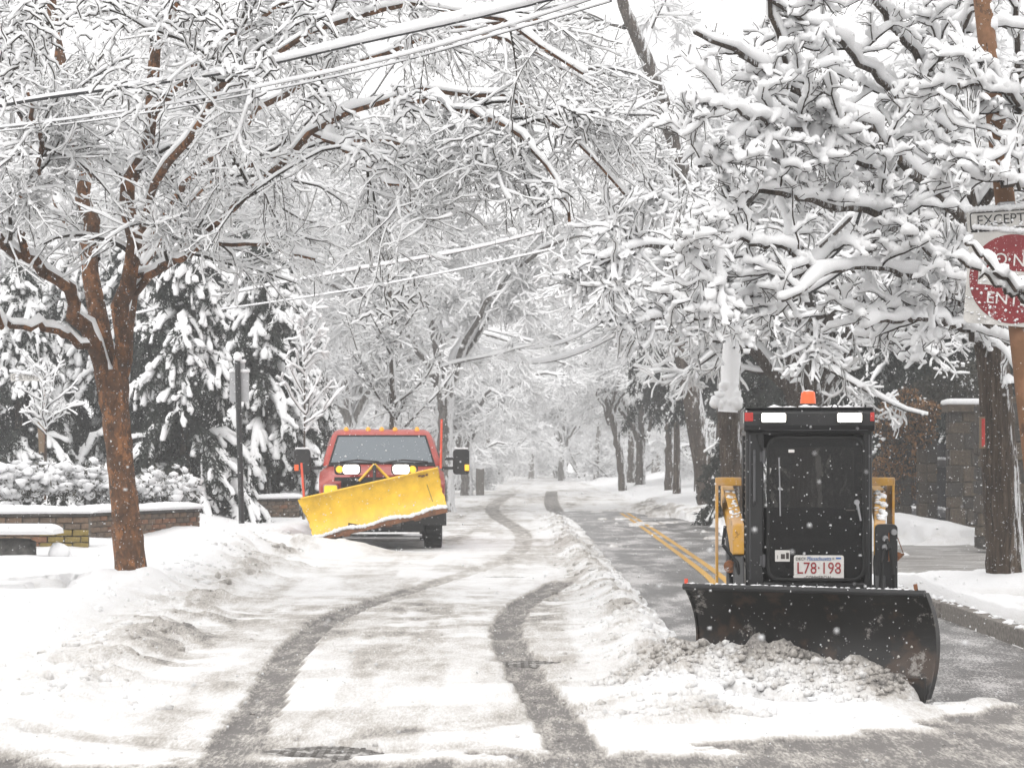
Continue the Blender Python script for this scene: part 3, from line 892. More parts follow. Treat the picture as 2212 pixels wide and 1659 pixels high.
# ---- the orange-barked tree on the left, its crown arching over the road
g = np.random.default_rng(21)
D0 = 25.5
base = P(285, 1262, D0)
treeA = empty("street_tree", tuple(base))
tag(treeA, "big street tree with flaky orange-brown bark and forked trunk, left of the road", "tree")
tk = Acc(); br = Acc(); sn = Acc()
sc_ = D0 / F
tpts = [P(288, 1275, D0), P(276, 1160, D0), P(262, 1020, D0), P(250, 900, D0), P(240, 800, D0)]
c = resample(smooth_path(tpts, 6), 22)
r = np.interp(np.linspace(0, 1, 22), [0, 0.12, 0.5, 0.8, 1.0], [40, 34, 29, 29, 37]) * sc_
trunk_mesh(tk, c, r, g, 18, 1.45)
LA = [  # points (u, v, depth), half widths in px
    ([(240, 830, 25.5), (200, 740, 25.3), (140, 640, 25.0), (70, 560, 24.7), (-10, 500, 24.5), (-120, 420, 24.2)], 19, 8),
    ([(240, 840, 25.5), (215, 700, 25.7), (205, 560, 25.9), (185, 420, 26.2), (150, 250, 26.4), (120, 60, 26.6), (90, -150, 26.8)], 22, 9),
    ([(252, 840, 25.5), (262, 700, 25.3), (285, 560, 25.0), (280, 420, 24.7), (325, 250, 24.4), (350, 90, 24.2), (420, -120, 24.0)], 22, 8),
    ([(268, 760, 25.5), (300, 570, 25.8), (370, 440, 26.0), (500, 290, 26.3), (620, 190, 26.5), (800, 120, 26.7), (1000, 60, 27.0), (1200, 40, 27)], 14, 4),
    ([(285, 640, 25.4), (420, 520, 24.6), (540, 420, 24.0), (680, 290, 23.6), (860, 205, 23.2), (1060, 205, 23.0), (1240, 300, 22.6), (1350, 420, 22.5)], 10, 3),
    ([(290, 600, 25.4), (340, 580, 25.0), (440, 540, 24.4), (560, 530, 24.0), (680, 560, 23.8)], 9, 3),
    ([(190, 745, 25.3), (110, 715, 25.0), (30, 700, 24.6), (-60, 680, 24.3)], 10, 5),
    ([(300, 580, 25.6), (420, 420, 26.8), (600, 330, 27.6), (780, 300, 28.4), (960, 330, 29), (1120, 420, 29.5)], 9, 3),
    ([(205, 560, 25.9), (120, 420, 27), (60, 300, 27.6), (10, 150, 28), (-40, -20, 28.4)], 14, 6),
    ([(325, 250, 24.4), (450, 120, 23.6), (600, 20, 23), (760, -90, 22.6)], 11, 4),
    ([(285, 520, 25.0), (380, 330, 23.4), (520, 160, 22.4), (700, 60, 21.6), (900, 20, 21), (1120, 60, 20.6), (1260, 160, 20.4)], 9, 3),
    ([(60, 555, 24.7), (45, 440, 24.4), (90, 330, 24), (60, 200, 23.6)], 9, 4),
    ([(860, 205, 23.2), (1010, 240, 22.8), (1130, 300, 22.4), (1210, 390, 22.2), (1230, 480, 22.1)], 7, 3),
    ([(680, 290, 23.6), (760, 330, 23.0), (850, 400, 22.6), (900, 470, 22.4)], 6, 2.5),
    ([(1000, 60, 27.0), (1150, 110, 26.6), (1290, 230, 26.3), (1370, 360, 26.2)], 6, 2.5),
]
l1P, l1R = [], []
for pts, w0, w1 in LA:
    c, r = limb([P(*q) for q in pts], w0 * sc_, w1 * sc_, 18)
    c[1:-1] += g.normal(0, 0.03, (16, 3))
    tk.add(tubes(c[None], r[None], 8, g, 0.05))
    l1P.append(c); l1R.append(r)
l1P = np.array(l1P); l1R = np.array(l1R)
sn.add(snow_tubes(l1P, l1R * 0.7, 0.035, g, 5, 0.3, minslope=0.05))
p2, r2 = spawn(l1P, l1R, 12, 0.18, 1.0, 48, 1.75, 8, g, up=0.0, droop=-0.07, jit=0.15, rmax=0.026, rk=0.5)
def above(Pt, R, xs_, zs_):
    t = Pt[:, -1]; k = Pt[:, :, 2].min(1) + np.clip(g.normal(0, 0.28, len(Pt)), -0.4, 0.55) > np.interp(t[:, 0], xs_, zs_)
    return Pt[k], R[k]
LIM = ([-6.5, -4.7, -3.6, -2.8, -1.6, -0.4, 1.3], [3.0, 3.25, 3.15, 2.85, 2.95, 3.3, 3.45])
p2, r2 = above(p2, r2, *LIM)
p3, r3 = spawn(p2, r2, 11, 0.10, 1.0, 48, 0.72, 5, g, up=-0.02, droop=-0.075, jit=0.20, rmax=0.010, rk=0.6)
p3, r3 = above(p3, r3, *LIM)
p4, r4 = spawn(p3, r3, 9, 0.06, 1.0, 50, 0.24, 4, g, up=-0.02, droop=-0.06, jit=0.32, rmax=0.005, rk=0.7, tip=0.5)
p4, r4 = above(p4, r4, *LIM)
br.add(tubes(p2, r2, 4)); br.add(tubes(p3, np.maximum(r3 * 0.8, 0.0050), 3)); k_ = g.uniform(size=len(p4)) < 0.45; br.add(tubes(p4[k_], np.maximum(r4[k_] * 0.7, 0.0028), 3))
m4 = g.uniform(size=len(p4)) < 0.85; p4, r4 = p4[m4], r4[m4]
sn.add(snow_tubes(p2, r2, 0.017, g, 5, 0.4, lift=0.22)); sn.add(snow_tubes(p3, r3 * 0.8, 0.0132, g, 4, 0.4, cap=False, lift=0.18)); sn.add(snow_tubes(p4, r4 * 0.7, 0.0100, g, 4, 0.4, cap=False, lift=0.16))
def place(acc, name, mat, parent):
    me = acc.mesh(name); me.transform(Matrix.Translation(-Vector(parent.location)))
    return obj(name, me, mat, parent)
# heavy clumps of snow on the outermost twigs, towards the camera
cl = np.array([P(u, v, d) for u, v, d in ((10, 70, 20), (60, 20, 20), (30, 160, 20.3), (90, 90, 20.5), (400, 25, 21), (470, 50, 21), (500, 105, 20.4), (545, 150, 20.4), (640, 20, 21), (700, 60, 21), (230, 30, 21), (270, 200, 22), (1040, 330, 22), (940, 420, 22.5), (850, 640, 23), (690, 210, 22), (1240, 250, 22), (790, 330, 22.4), (880, 230, 21.8), (1180, 420, 22))])
st = np.repeat(cl, 20, 0) + g.normal(0, 0.11, (len(cl) * 20, 3)); d_ = g.normal(0, 1, st.shape) * np.array([1, 0.8, 0.35]); d_[:, 2] -= 0.35; d_ /= np.linalg.norm(d_, axis=1, keepdims=True)
pc = np.stack([st + d_ * k * 0.036 + np.array([0, 0, -0.003 * k * k]) + g.normal(0, 0.008, st.shape) for k in range(5)], 1); rc = np.full(pc.shape[:2], 0.006)
br.add(tubes(pc, rc, 3)); sn.add(snow_tubes(pc, rc, 0.0150, g, 5, 0.4, minslope=0.5, closed=True))
place(tk, "trunk", "bark_orange", treeA); place(br, "crown", "bark_twig", treeA); place(sn, "snow_load", "snow_twig", treeA)

# ---- the tree at the right edge, thick snow on every branch, in front of the sign
g = np.random.default_rng(33)
D0 = 24.2
base = P(2176, 1290, D0)
treeB = empty("street_tree", tuple(base))
tag(treeB, "street tree at the right edge with thick pillows of snow on its low branches", "tree")
tk = Acc(); br = Acc(); sn = Acc(); sc_ = D0 / F
tpts = [P(2178, 1300, D0), P(2168, 1150, D0), P(2158, 980, D0), P(2150, 840, D0), P(2138, 730, D0), P(2120, 600, 24.1), P(2112, 480, 24.0)]
c = resample(smooth_path(tpts, 6), 30)
r = np.interp(np.linspace(0, 1, 30), [0, 0.1, 0.5, 0.7, 1.0], [44, 41, 37, 34, 17]) * sc_
trunk_mesh(tk, c, r, g, 18, 1.15)
LB = [
    ([(2125, 660, 24.1), (2070, 560, 23.2), (1950, 485, 22.0), (1800, 440, 21.0), (1660, 410, 20.4), (1560, 410, 20.2)], 17, 4),
    ([(2115, 560, 24.0), (2050, 450, 23), (1930, 330, 22), (1840, 250, 21.4), (1700, 190, 20.8), (1600, 110, 20.3), (1500, 70, 20)], 15, 4),
    ([(2112, 500, 24.0), (2000, 370, 23.2), (1870, 310, 22.4), (1760, 235, 21.6), (1690, 120, 21), (1650, -60, 20.6)], 13, 4),
    ([(2112, 480, 24.0), (2060, 300, 23.2), (2000, 160, 22.6), (1900, 20, 22), (1820, -100, 21.6)], 14, 4),
    ([(2140, 760, 24.2), (2060, 700, 23), (1970, 690, 22), (1870, 710, 21.2)], 9, 3),
    ([(2130, 690, 24.2), (2000, 610, 22.4), (1890, 580, 21.4), (1770, 600, 20.6), (1690, 650, 20.2)], 9, 3),
    ([(2118, 480, 24.0), (2170, 330, 23.4), (2200, 170, 23), (2190, 0, 22.6), (2150, -120, 22.4)], 12, 4),
    ([(2330, 700, 18.6), (2230, 655, 18.5), (2150, 585, 18.4), (2085, 525, 18.4)], 5, 2.5),
    ([(2330, 720, 18.8), (2230, 660, 18.6), (2160, 625, 18.5), (2070, 560, 18.4)], 5, 2),
    ([(2000, 370, 23.2), (1850, 350, 22.2), (1700, 350, 21.2), (1590, 345, 20.6), (1510, 360, 20.2)], 8, 3),
    ([(1950, 485, 22), (1830, 520, 21.4), (1740, 585, 21), (1620, 640, 20.6), (1500, 690, 20.3)], 7, 3),
    ([(2060, 300, 23.2), (1930, 200, 22.2), (1800, 80, 21.4), (1700, 20, 20.8), (1590, -60, 20.4)], 9, 3),
    ([(2000, 160, 22.6), (2080, 60, 21.6), (2130, -40, 21)], 7, 3),
    ([(1840, 250, 21.4), (1700, 280, 20.6), (1620, 250, 20), (1520, 225, 19.6)], 6, 2.5),
    ([(2300, 500, 20), (2230, 420, 19.8), (2160, 390, 19.6), (2080, 330, 19.5)], 6, 2.5),
    ([(2300, 330, 20), (2220, 250, 19.8), (2150, 190, 19.6), (2070, 180, 19.5)], 6, 2.5),
    ([(2130, 690, 24.2), (2060, 640, 22.6), (2020, 560, 21.6), (1960, 510, 20.8)], 6, 2.5),
    ([(1770, 600, 20.6), (1700, 540, 20.4), (1600, 520, 20.2), (1490, 540, 20)], 5, 2.5),
]
l1P, l1R = [], []
for pts, w0, w1 in LB:
    c, r = limb([P(*q) for q in pts], w0 * sc_ * 0.85, w1 * sc_, 26)
    c[1:-1] += g.normal(0, 0.020, (24, 3))
    l1P.append(c); l1R.append(r)
l1P = np.array(l1P); l1R = np.array(l1R)
tk.add(tubes(l1P, l1R, 8, g, 0.06))
sn.add(snow_tubes(l1P, l1R * 0.75, 0.046, g, 7, 0.30, minslope=0.3, closed=True, lift=0.34))
def off_sign(Pt, R):
    u = 1106 + Pt[:, :, 0] / Pt[:, :, 1] * F; v = HOR - (Pt[:, :, 2] - EYE) / Pt[:, :, 1] * F
    k = ~((u > 2060) & (v > 425) & (v < 730) & (Pt[:, :, 1] < 20.6)).any(1)
    return Pt[k], R[k]
p2, r2 = spawn(l1P, l1R, 9, 0.12, 1.0, 52, 0.95, 12, g, up=0.06, droop=0.012, jit=0.15, rmax=0.010, rk=0.5, tip=0.5, flat=0.7, wide=0.45)
p2, r2 = off_sign(p2, r2)
p3, r3 = spawn(p2, r2, 5, 0.15, 1.0, 52, 0.42, 8, g, up=0.10, droop=0.02, jit=0.20, rmax=0.0055, rk=0.7, tip=0.6, flat=0.8, wide=0.6); p3, r3 = off_sign(p3, r3)
p4, r4 = spawn(p3, r3, 5, 0.2, 1.0, 48, 0.17, 3, g, up=0.06, droop=0.0, jit=0.25, rmax=0.0045, rk=0.8, tip=0.7); p4, r4 = off_sign(p4, r4)
br.add(tubes(p2, r2, 5)); br.add(tubes(p3, r3, 4)); br.add(tubes(p4, np.maximum(r4, 0.0036), 3))
sn.add(snow_tubes(p2, r2, 0.045, g, 7, 0.32, minslope=0.28, closed=True, lift=0.30)); sn.add(snow_tubes(p3, r3, 0.036, g, 7, 0.36, minslope=0.32, closed=True, lift=0.30))
m4 = g.uniform(size=len(p4)) < 0.3
sn.add(snow_tubes(p4[m4], r4[m4], 0.022, g, 5, 0.3, minslope=0.4))
# crossed twigs tucked under the ends
place(tk, "trunk", "bark_brown", treeB); place(br, "crown", "bark_twig", treeB); place(sn, "snow_load", "snow_twig", treeB)

# ---- street trees further off: three spreading kinds and one upright kind, copied along the road
def spreading_tree(seed, h_fork, r_tr, n_limb, spread, lean=(0, 0), height=8.0, bark_m="bark_grey", near=False, per=(10, 8, 10), th=0.034):
    g = np.random.default_rng(seed)
    tk = Acc(); br = Acc(); sn = Acc()
    c = resample(smooth_path([(0, 0, -0.2), (lean[0] * 0.25, lean[1] * 0.25, h_fork * 0.35), (lean[0] * 0.6, lean[1] * 0.6, h_fork * 0.7), (lean[0], lean[1], h_fork)], 6), 18)
    c[1:] += g.normal(0, 0.02, (17, 3))
    r = np.interp(np.linspace(0, 1, 18), [0, 0.12, 0.7, 1.0], [r_tr * 1.15, r_tr, r_tr * 0.82, r_tr * 0.9])
    trunk_mesh(tk, c, r, g, 14, 1.3)
    lp, lr = [], []
    for i in range(n_limb):
        a = 2 * math.pi * (i + g.uniform(-0.3, 0.3)) / n_limb
        R_ = spread * g.uniform(0.7, 1.1); H_ = height * g.uniform(0.65, 1.0)
        st = c[-1] - np.array([0, 0, g.uniform(0, h_fork * 0.25)])
        dx, dy = math.cos(a), math.sin(a)
        pts = [st, st + np.array([dx * R_ * 0.15, dy * R_ * 0.15, H_ * 0.22]), st + np.array([dx * R_ * 0.4, dy * R_ * 0.4, H_ * 0.45]), st + np.array([dx * R_ * 0.72, dy * R_ * 0.72, H_ * 0.58]), st + np.array([dx * R_, dy * R_, H_ * g.uniform(0.45, 0.7)])]
        cc, rr = limb(pts, r_tr * 0.5, r_tr * 0.1, 14)
        cc[1:] += g.normal(0, 0.05, (13, 3)); lp.append(cc); lr.append(rr)
    for i in range(2):
        st = c[-1]; cc, rr = limb([st, st + np.array([g.uniform(-.5, .5), g.uniform(-.5, .5), height * 0.4]), st + np.array([g.uniform(-1.2, 1.2), g.uniform(-1.2, 1.2), height * 0.95])], r_tr * 0.6, r_tr * 0.12, 14)
        lp.append(cc); lr.append(rr)
    lp = np.array(lp); lr = np.array(lr)
    tk.add(tubes(lp, lr, 7, g, 0.05)); sn.add(snow_tubes(lp, lr * 0.75, 0.05, g, 4, 0.3, minslope=0.05))
    p2, r2 = spawn(lp, lr, per[0], 0.2, 1.0, 50, 2.6, 7, g, up=0.0, droop=-0.03, jit=0.16, rmax=0.045, rk=0.5)
    p3, r3 = spawn(p2, r2, per[1], 0.15, 1.0, 48, 0.9 if near else 1.2, 6 if near else 4, g, up=0.0, droop=-0.02 if near else -0.08, jit=0.27 if near else 0.18, rmax=0.02, rk=0.6)
    p4, r4 = spawn(p3, r3, per[2], 0.1, 1.0, 45, 0.40 if near else 0.62, 4 if near else 3, g, up=0.0, droop=-0.03 if near else -0.12, jit=0.3 if near else 0.2, rmax=0.011, rk=0.7, tip=0.6)
    br.add(tubes(p2, r2 * 0.7, 3)); br.add(tubes(p3, np.maximum(r3 * 0.55, 0.0045), 3)); k_ = g.uniform(size=len(p4)) < 0.4; br.add(tubes(p4[k_], np.maximum(r4[k_] * 0.7, 0.004), 3))
    sn.add(snow_tubes(p2, r2, th * 1.2, g, 4, 0.3, cap=False)); sn.add(snow_tubes(p3, r3, th, g, 4, 0.3, cap=False)); sn.add(snow_tubes(p4, r4, th * 0.82, g, 4, 0.3, cap=False))
    return tk.mesh("trunk"), br.mesh("crown"), sn.mesh("snow_load"), bark_m

def upright_tree(seed, H=9.0):
    g = np.random.default_rng(seed)
    tk = Acc(); br = Acc(); sn = Acc()
    c = resample([(0, 0, -0.2), (0.05, 0, H * 0.3), (-0.05, 0, H * 0.7), (0, 0, H)], 24); r = np.linspace(0.10, 0.02, 24)
    tk.add(tubes(c[None], r[None], 10, g, 0.04))
    p1, r1 = spawn(c[None], r[None], 46, 0.20, 0.97, 52, 3.0, 9, g, up=0.15, droop=0.015, jit=0.06, rmax=0.03, rk=0.5, taper_len=0.75)
    p2, r2 = spawn(p1, r1, 26, 0.05, 1.0, 55, 0.45, 4, g, up=0.1, droop=0.0, jit=0.15, rmax=0.012, rk=0.6, flat=0.6)
    p3, r3 = spawn(p2, r2, 2, 0.2, 1.0, 45, 0.25, 3, g, jit=0.2, rmax=0.008, rk=0.7)
    br.add(tubes(p1, r1, 4)); br.add(tubes(p2, np.maximum(r2, 0.006), 3)); br.add(tubes(p3[::2], np.maximum(r3[::2], 0.005), 3))
    sn.add(snow_tubes(p1, r1, 0.032, g, 4, 0.25, cap=False)); sn.add(snow_tubes(p2, r2, 0.026, g, 4, 0.3, cap=False)); sn.add(snow_tubes(p3, r3, 0.022, g, 4, 0.3, cap=False))
    return tk.mesh("trunk"), br.mesh("crown"), sn.mesh("snow_load"), "bark_grey"

def make_tree(name, meshes, label, x, y, z=None, rz=0.0, s=1.0, group="snow-covered trees along the road", tilt=(0, 0), cat="tree"):
    t = empty(name, (x, y, hz(x, y) - 0.05 if z is None else z), rz)
    t.rotation_euler = (tilt[0], tilt[1], rz); t.scale = (s, s, s)
    a = obj("trunk", meshes[0], meshes[3], t); b = obj("crown", meshes[1], "bark_twig", t); obj("snow_load", meshes[2], "snow_twig", t)
    for o, m_ in ((a, "bark_pale"), (b, "bark_twig_hazed")):           # far trees swap to paler bark, distance haze put into the colour
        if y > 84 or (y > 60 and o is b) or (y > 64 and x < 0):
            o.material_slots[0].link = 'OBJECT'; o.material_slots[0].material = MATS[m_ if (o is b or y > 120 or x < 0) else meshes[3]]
    return tag(t, label, cat, group)

KA = spreading_tree(101, 3.2, 0.24, 6, 5.2, height=7.5)
KB = spreading_tree(102, 4.2, 0.22, 6, 5.6, lean=(-0.7, 0.0), height=7.0)
KC = spreading_tree(103, 2.4, 0.30, 7, 5.6, height=7.5, per=(9, 8, 9))
KD = upright_tree(104)
KE = spreading_tree(107, 2.3, 0.30, 7, 3.7, height=6.2, per=(9, 7, 7), th=0.028, near=True)

def at_u(u, y): return (u - 1106.0) * y / F
TREES = [
    (KD, "upright_tree", "slender upright tree with herringbone branches rising right behind the red truck", 845, 56, 0.3, 1.0),
    (KA, "street_tree", "snowy tree with a forked trunk to the right of the truck's roof", 962, 66, 1.1, 1.0),
    (KC, "street_tree", "snowy tree with short stout trunk beside the squat post at the left kerb", 1008, 96, 0.5, 0.8),
    (KE, "street_tree", "stout forked tree directly behind the skid steer's roof", 1742, 41.0, 2.2, 0.95),
    (KA, "street_tree", "small-crowned tree at the right kerb between the leaning trunk and the far cluster", 1447, 88, 2.0, 0.8),
    (KB, "street_tree", "leftmost leaning trunk of the far cluster on the right side", 1348, 104, 0.1, 0.85),
    (KA, "street_tree", "middle trunk of the far cluster on the right side", 1364, 116, 3.3, 0.85),
    (KC, "street_tree", "rightmost straight trunk of the far cluster on the right side", 1384, 106, 4.0, 0.8),
    (KB, "street_tree", "snow-filled tree rising behind the left brick wall and the conifers", 330, 62, 2.6, 1.1),
    (KA, "street_tree", "snow-filled tree above the dark signpost on the left", 560, 74, 5.0, 1.15),
    (KC, "street_tree", "pale snowy tree beyond the left roadside, over the truck's cab", 760, 88, 1.7, 1.1),
    (KB, "street_tree", "pale snowy tree in the haze left of the road's end", 1040, 128, 3.1, 1.0),
    (KA, "street_tree", "hazy tree closing the view at the middle of the road's end", 1150, 172, 0.4, 1.15),
    (KC, "street_tree", "hazy grey tree at the right of the road's end", 1215, 158, 2.9, 1.0),
    (KB, "street_tree", "hazy tree on the snowy rise right of the road's end", 1290, 150, 4.4, 1.0),
    (KA, "street_tree", "hazy tree at the left of the road's end", 1085, 150, 5.4, 1.0),
    (KC, "street_tree", "snowy tree behind the dark evergreens on the right", 1660, 70, 0.9, 1.15),
    (KA, "street_tree", "snowy tree on the slope behind the leaning trunk", 1540, 100, 1.4, 1.1),
    (KB, "street_tree", "tall snowy tree over the stone gate posts", 1930, 62, 3.9, 1.15),
    (KC, "street_tree", "snowy tree far left behind the street name sign", 60, 66, 3.0, 1.1),
    (KB, "street_tree", "pale tree in the distance between the truck and the road's end", 930, 118, 5.7, 1.15),
    (KC, "street_tree", "faint tree in the haze behind the far cluster on the right", 1420, 140, 0.7, 1.1),
]
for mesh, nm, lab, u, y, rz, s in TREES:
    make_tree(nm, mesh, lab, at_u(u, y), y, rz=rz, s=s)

# ---- snowy thickets closing the far end of the road
TH = [("snowy thicket at the left foot of the road's end", 1062, 140, 0.4, 0.8, KA), ("snowy thicket straight ahead at the road's end", 1128, 186, 1.9, 1.0, KC), ("grey snowy thicket right of centre at the road's end", 1188, 176, 3.2, 0.9, KB),
      ("snowy thicket below the far trunks on the right", 1262, 170, 4.1, 0.9, KA), ("snowy thicket on the rise behind the far cluster", 1345, 150, 0.9, 0.8, KC), ("snowy thicket behind the squat post, left of the road's end", 1018, 160, 2.5, 0.9, KB),
      ("snowy thicket behind the truck's right mirror", 962, 112, 5.2, 0.75, KC), ("snowy thicket on the slope between the two right trunks", 1470, 118, 2.2, 0.8, KB), ("snowy thicket behind the truck's cab", 820, 100, 1.2, 0.75, KA),
      ("snowy thicket behind the slender sapling left of the truck", 690, 82, 3.6, 0.7, KC), ("snowy thicket on the slope just left of the leaning trunk", 1530, 112, 4.9, 0.8, KA), ("snowy thicket far behind the caked white trunk", 1610, 96, 0.1, 0.7, KC)]
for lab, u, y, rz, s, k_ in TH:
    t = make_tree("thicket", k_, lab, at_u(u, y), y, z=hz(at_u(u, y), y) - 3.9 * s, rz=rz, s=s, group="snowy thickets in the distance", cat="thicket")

# ---- the leaning dark trunk on the right, seen from root to top
g = np.random.default_rng(55)
D0 = 64.0
base = P(1537, 1104, D0); lt = empty("street_tree", tuple(base)); tag(lt, "tall dark trunk leaning left over the road, right side, beyond the cleared lane", "tree")
tk = Acc(); br = Acc(); sn = Acc(); sc_ = D0 / F
pts = [P(1538, 1112, 64), P(1516, 980, 64), P(1490, 830, 63.6), P(1462, 670, 63.2), P(1466, 520, 62.6), P(1478, 400, 62), P(1440, 250, 61.4), P(1390, 110, 60.8), P(1350, 20, 60.4), P(1310, -140, 60)]
c = resample(smooth_path(pts, 6), 44); r = np.interp(np.linspace(0, 1, 44), [0, 0.05, 0.35, 0.7, 1], [29, 24, 19, 16.5, 9]) * sc_
trunk_mesh(tk, c, r, g, 14, 1.25)
lp, lr = [], []
for q, w0, w1 in (([(1462, 660, 62.8), (1400, 600, 66.0), (1300, 580, 69.0), (1190, 620, 72.0), (1080, 650, 74.0)], 9, 3), ([(1440, 250, 64.6), (1340, 170, 68.0), (1200, 140, 71.0), (1080, 180, 73.0)], 9, 3), ([(1470, 480, 63.6), (1560, 330, 66.0), (1680, 240, 68.0), (1800, 200, 70.0)], 9, 3),
                  ([(1466, 560, 63.2), (1380, 500, 68.0), (1270, 500, 72.0), (1150, 540, 75.0)], 8, 3), ([(1390, 110, 65.2), (1440, -20, 68.0), (1520, -120, 70.0)], 8, 3), ([(1462, 640, 63.0), (1540, 560, 66.0), (1640, 520, 69.0), (1760, 540, 71.0)], 8, 3), ([(1350, 60, 65.6), (1240, 40, 68.0), (1150, 100, 70.0)], 7, 3), ([(1470, 420, 64.0), (1390, 340, 68.0), (1290, 330, 72.0), (1190, 390, 75.0)], 7, 3)):
    cc, rr = limb([P(*k_) for k_ in q], w0 * sc_ * 0.8, w1 * sc_ * 0.6, 14); lp.append(cc); lr.append(rr)
lp = np.array(lp); lr = np.array(lr)
tk.add(tubes(lp, lr, 7, g, 0.05)); sn.add(snow_tubes(lp, lr * 0.75, 0.05, g, 4, 0.3, minslope=0.05))
p2, r2 = spawn(lp, lr, 12, 0.15, 1.0, 50, 2.2, 7, g, droop=-0.04, jit=0.16, rmax=0.035, rk=0.5)
p3, r3 = spawn(p2, r2, 8, 0.15, 1.0, 48, 1.0, 4, g, droop=-0.09, jit=0.18, rmax=0.016, rk=0.6)
p4, r4 = spawn(p3, r3, 6, 0.1, 1.0, 45, 0.5, 3, g, droop=-0.12, jit=0.2, rmax=0.010, rk=0.7, tip=0.6)
br.add(tubes(p2, r2, 3)); br.add(tubes(p3, np.maximum(r3 * 0.8, 0.006), 3)); k_ = g.uniform(size=len(p4)) < 0.5; br.add(tubes(p4[k_], np.maximum(r4[k_] * 0.7, 0.004), 3))
sn.add(snow_tubes(p2, r2, 0.042, g, 4, 0.3, cap=False)); sn.add(snow_tubes(p3, r3, 0.034, g, 4, 0.3, cap=False)); sn.add(snow_tubes(p4, r4, 0.028, g, 4, 0.3, cap=False))
place(tk, "trunk", "bark_grey", lt); place(br, "crown", "bark_twig", lt); place(sn, "snow_load", "snow_twig", lt)

# ---- the trunk plastered white from its snow bulge upwards
tk = Acc(); sn = Acc(); br = Acc(); D0 = 37.0; sc_ = D0 / F
base = P(1590, 1100, D0); pt_ = empty("tree_stem", tuple(base)); tag(pt_, "broad trunk left of the cab, bare below and caked white with snow above a bulge", "tree")
c = resample([P(1592, 1110, D0), P(1582, 980, D0), P(1574, 880, D0)], 14); r = np.linspace(30, 25, 14) * sc_
trunk_mesh(tk, c, r, g, 16, 1.2)
c = resample(smooth_path([P(1574, 890, D0), P(1580, 780, D0), P(1580, 660, 37.3), P(1566, 520, 37.8), P(1545, 380, 38.4)], 5), 24); r = np.linspace(22, 12, 24) * sc_
tk.add(tubes(c[None], r[None], 14, g, 0.04))
c2 = c + np.array([-0.01, -0.05, 0]); V, Q = tubes(c2[None, :16], (r[None, :16] * (1.02 + 0.05 * g.normal(size=16))), 14, g, 0.035); sn.add((V, Q))
cp = np.array([P(1574 + du, 866 + dv, D0 - 0.12) for du, dv in ((-26, -4), (-20, -14), (-12, -2), (-6, -18), (2, -8), (8, -20), (14, -10), (-18, 6), (0, 4), (12, 2), (-8, -30), (6, -34), (-30, 4), (18, 8))])
V, T = lumps(cp, g.uniform(0.07, 0.12, len(cp)), 9, True, 0.85, 0.45); sn.add((V, T), True)
lp, lr = [], []
for q in ([(1580, 680, 37.3), (1640, 600, 35.3), (1740, 560, 33.6), (1840, 470, 32.0)], [(1575, 640, 37.3), (1500, 560, 35.3), (1400, 530, 33.6), (1300, 560, 32.0)], [(1560, 520, 37.8), (1650, 400, 36.2), (1760, 360, 34.5)], [(1550, 460, 37.8), (1460, 420, 36.2), (1370, 440, 34.5)], [(1585, 720, 37.3), (1660, 690, 35.3), (1760, 690, 33.6), (1860, 640, 32.0)], [(1578, 700, 37.3), (1500, 680, 35.3), (1400, 690, 33.6)]):
    cc, rr = limb([P(*k_) for k_ in q], 8 * sc_, 3 * sc_, 14); lp.append(cc); lr.append(rr)
lp = np.array(lp); lr = np.array(lr)
tk.add(tubes(lp, lr, 7, g, 0.05)); sn.add(snow_tubes(lp, lr * 0.75, 0.05, g, 5, 0.3, minslope=0.1))
p2, r2 = spawn(lp, lr, 12, 0.15, 1.0, 50, 1.5, 7, g, droop=-0.02, jit=0.17, rmax=0.024, rk=0.5)
p3, r3 = spawn(p2, r2, 8, 0.15, 1.0, 48, 0.7, 5, g, droop=-0.03, jit=0.2, rmax=0.012, rk=0.6)
p4, r4 = spawn(p3, r3, 4, 0.1, 1.0, 45, 0.3, 3, g, droop=-0.04, jit=0.2, rmax=0.008, rk=0.7, tip=0.6)
br.add(tubes(p2, r2, 3)); br.add(tubes(p3, np.maximum(r3, 0.007), 3)); br.add(tubes(p4, np.maximum(r4, 0.006), 3))
sn.add(snow_tubes(p2, r2, 0.045, g, 5, 0.3)); sn.add(snow_tubes(p3, r3, 0.036, g, 5, 0.3, cap=False)); sn.add(snow_tubes(p4, r4, 0.028, g, 4, 0.3, cap=False))
place(tk, "trunk", "bark_brown", pt_); place(br, "crown", "bark_twig", pt_); place(sn, "snow_load", "snow_twig", pt_)

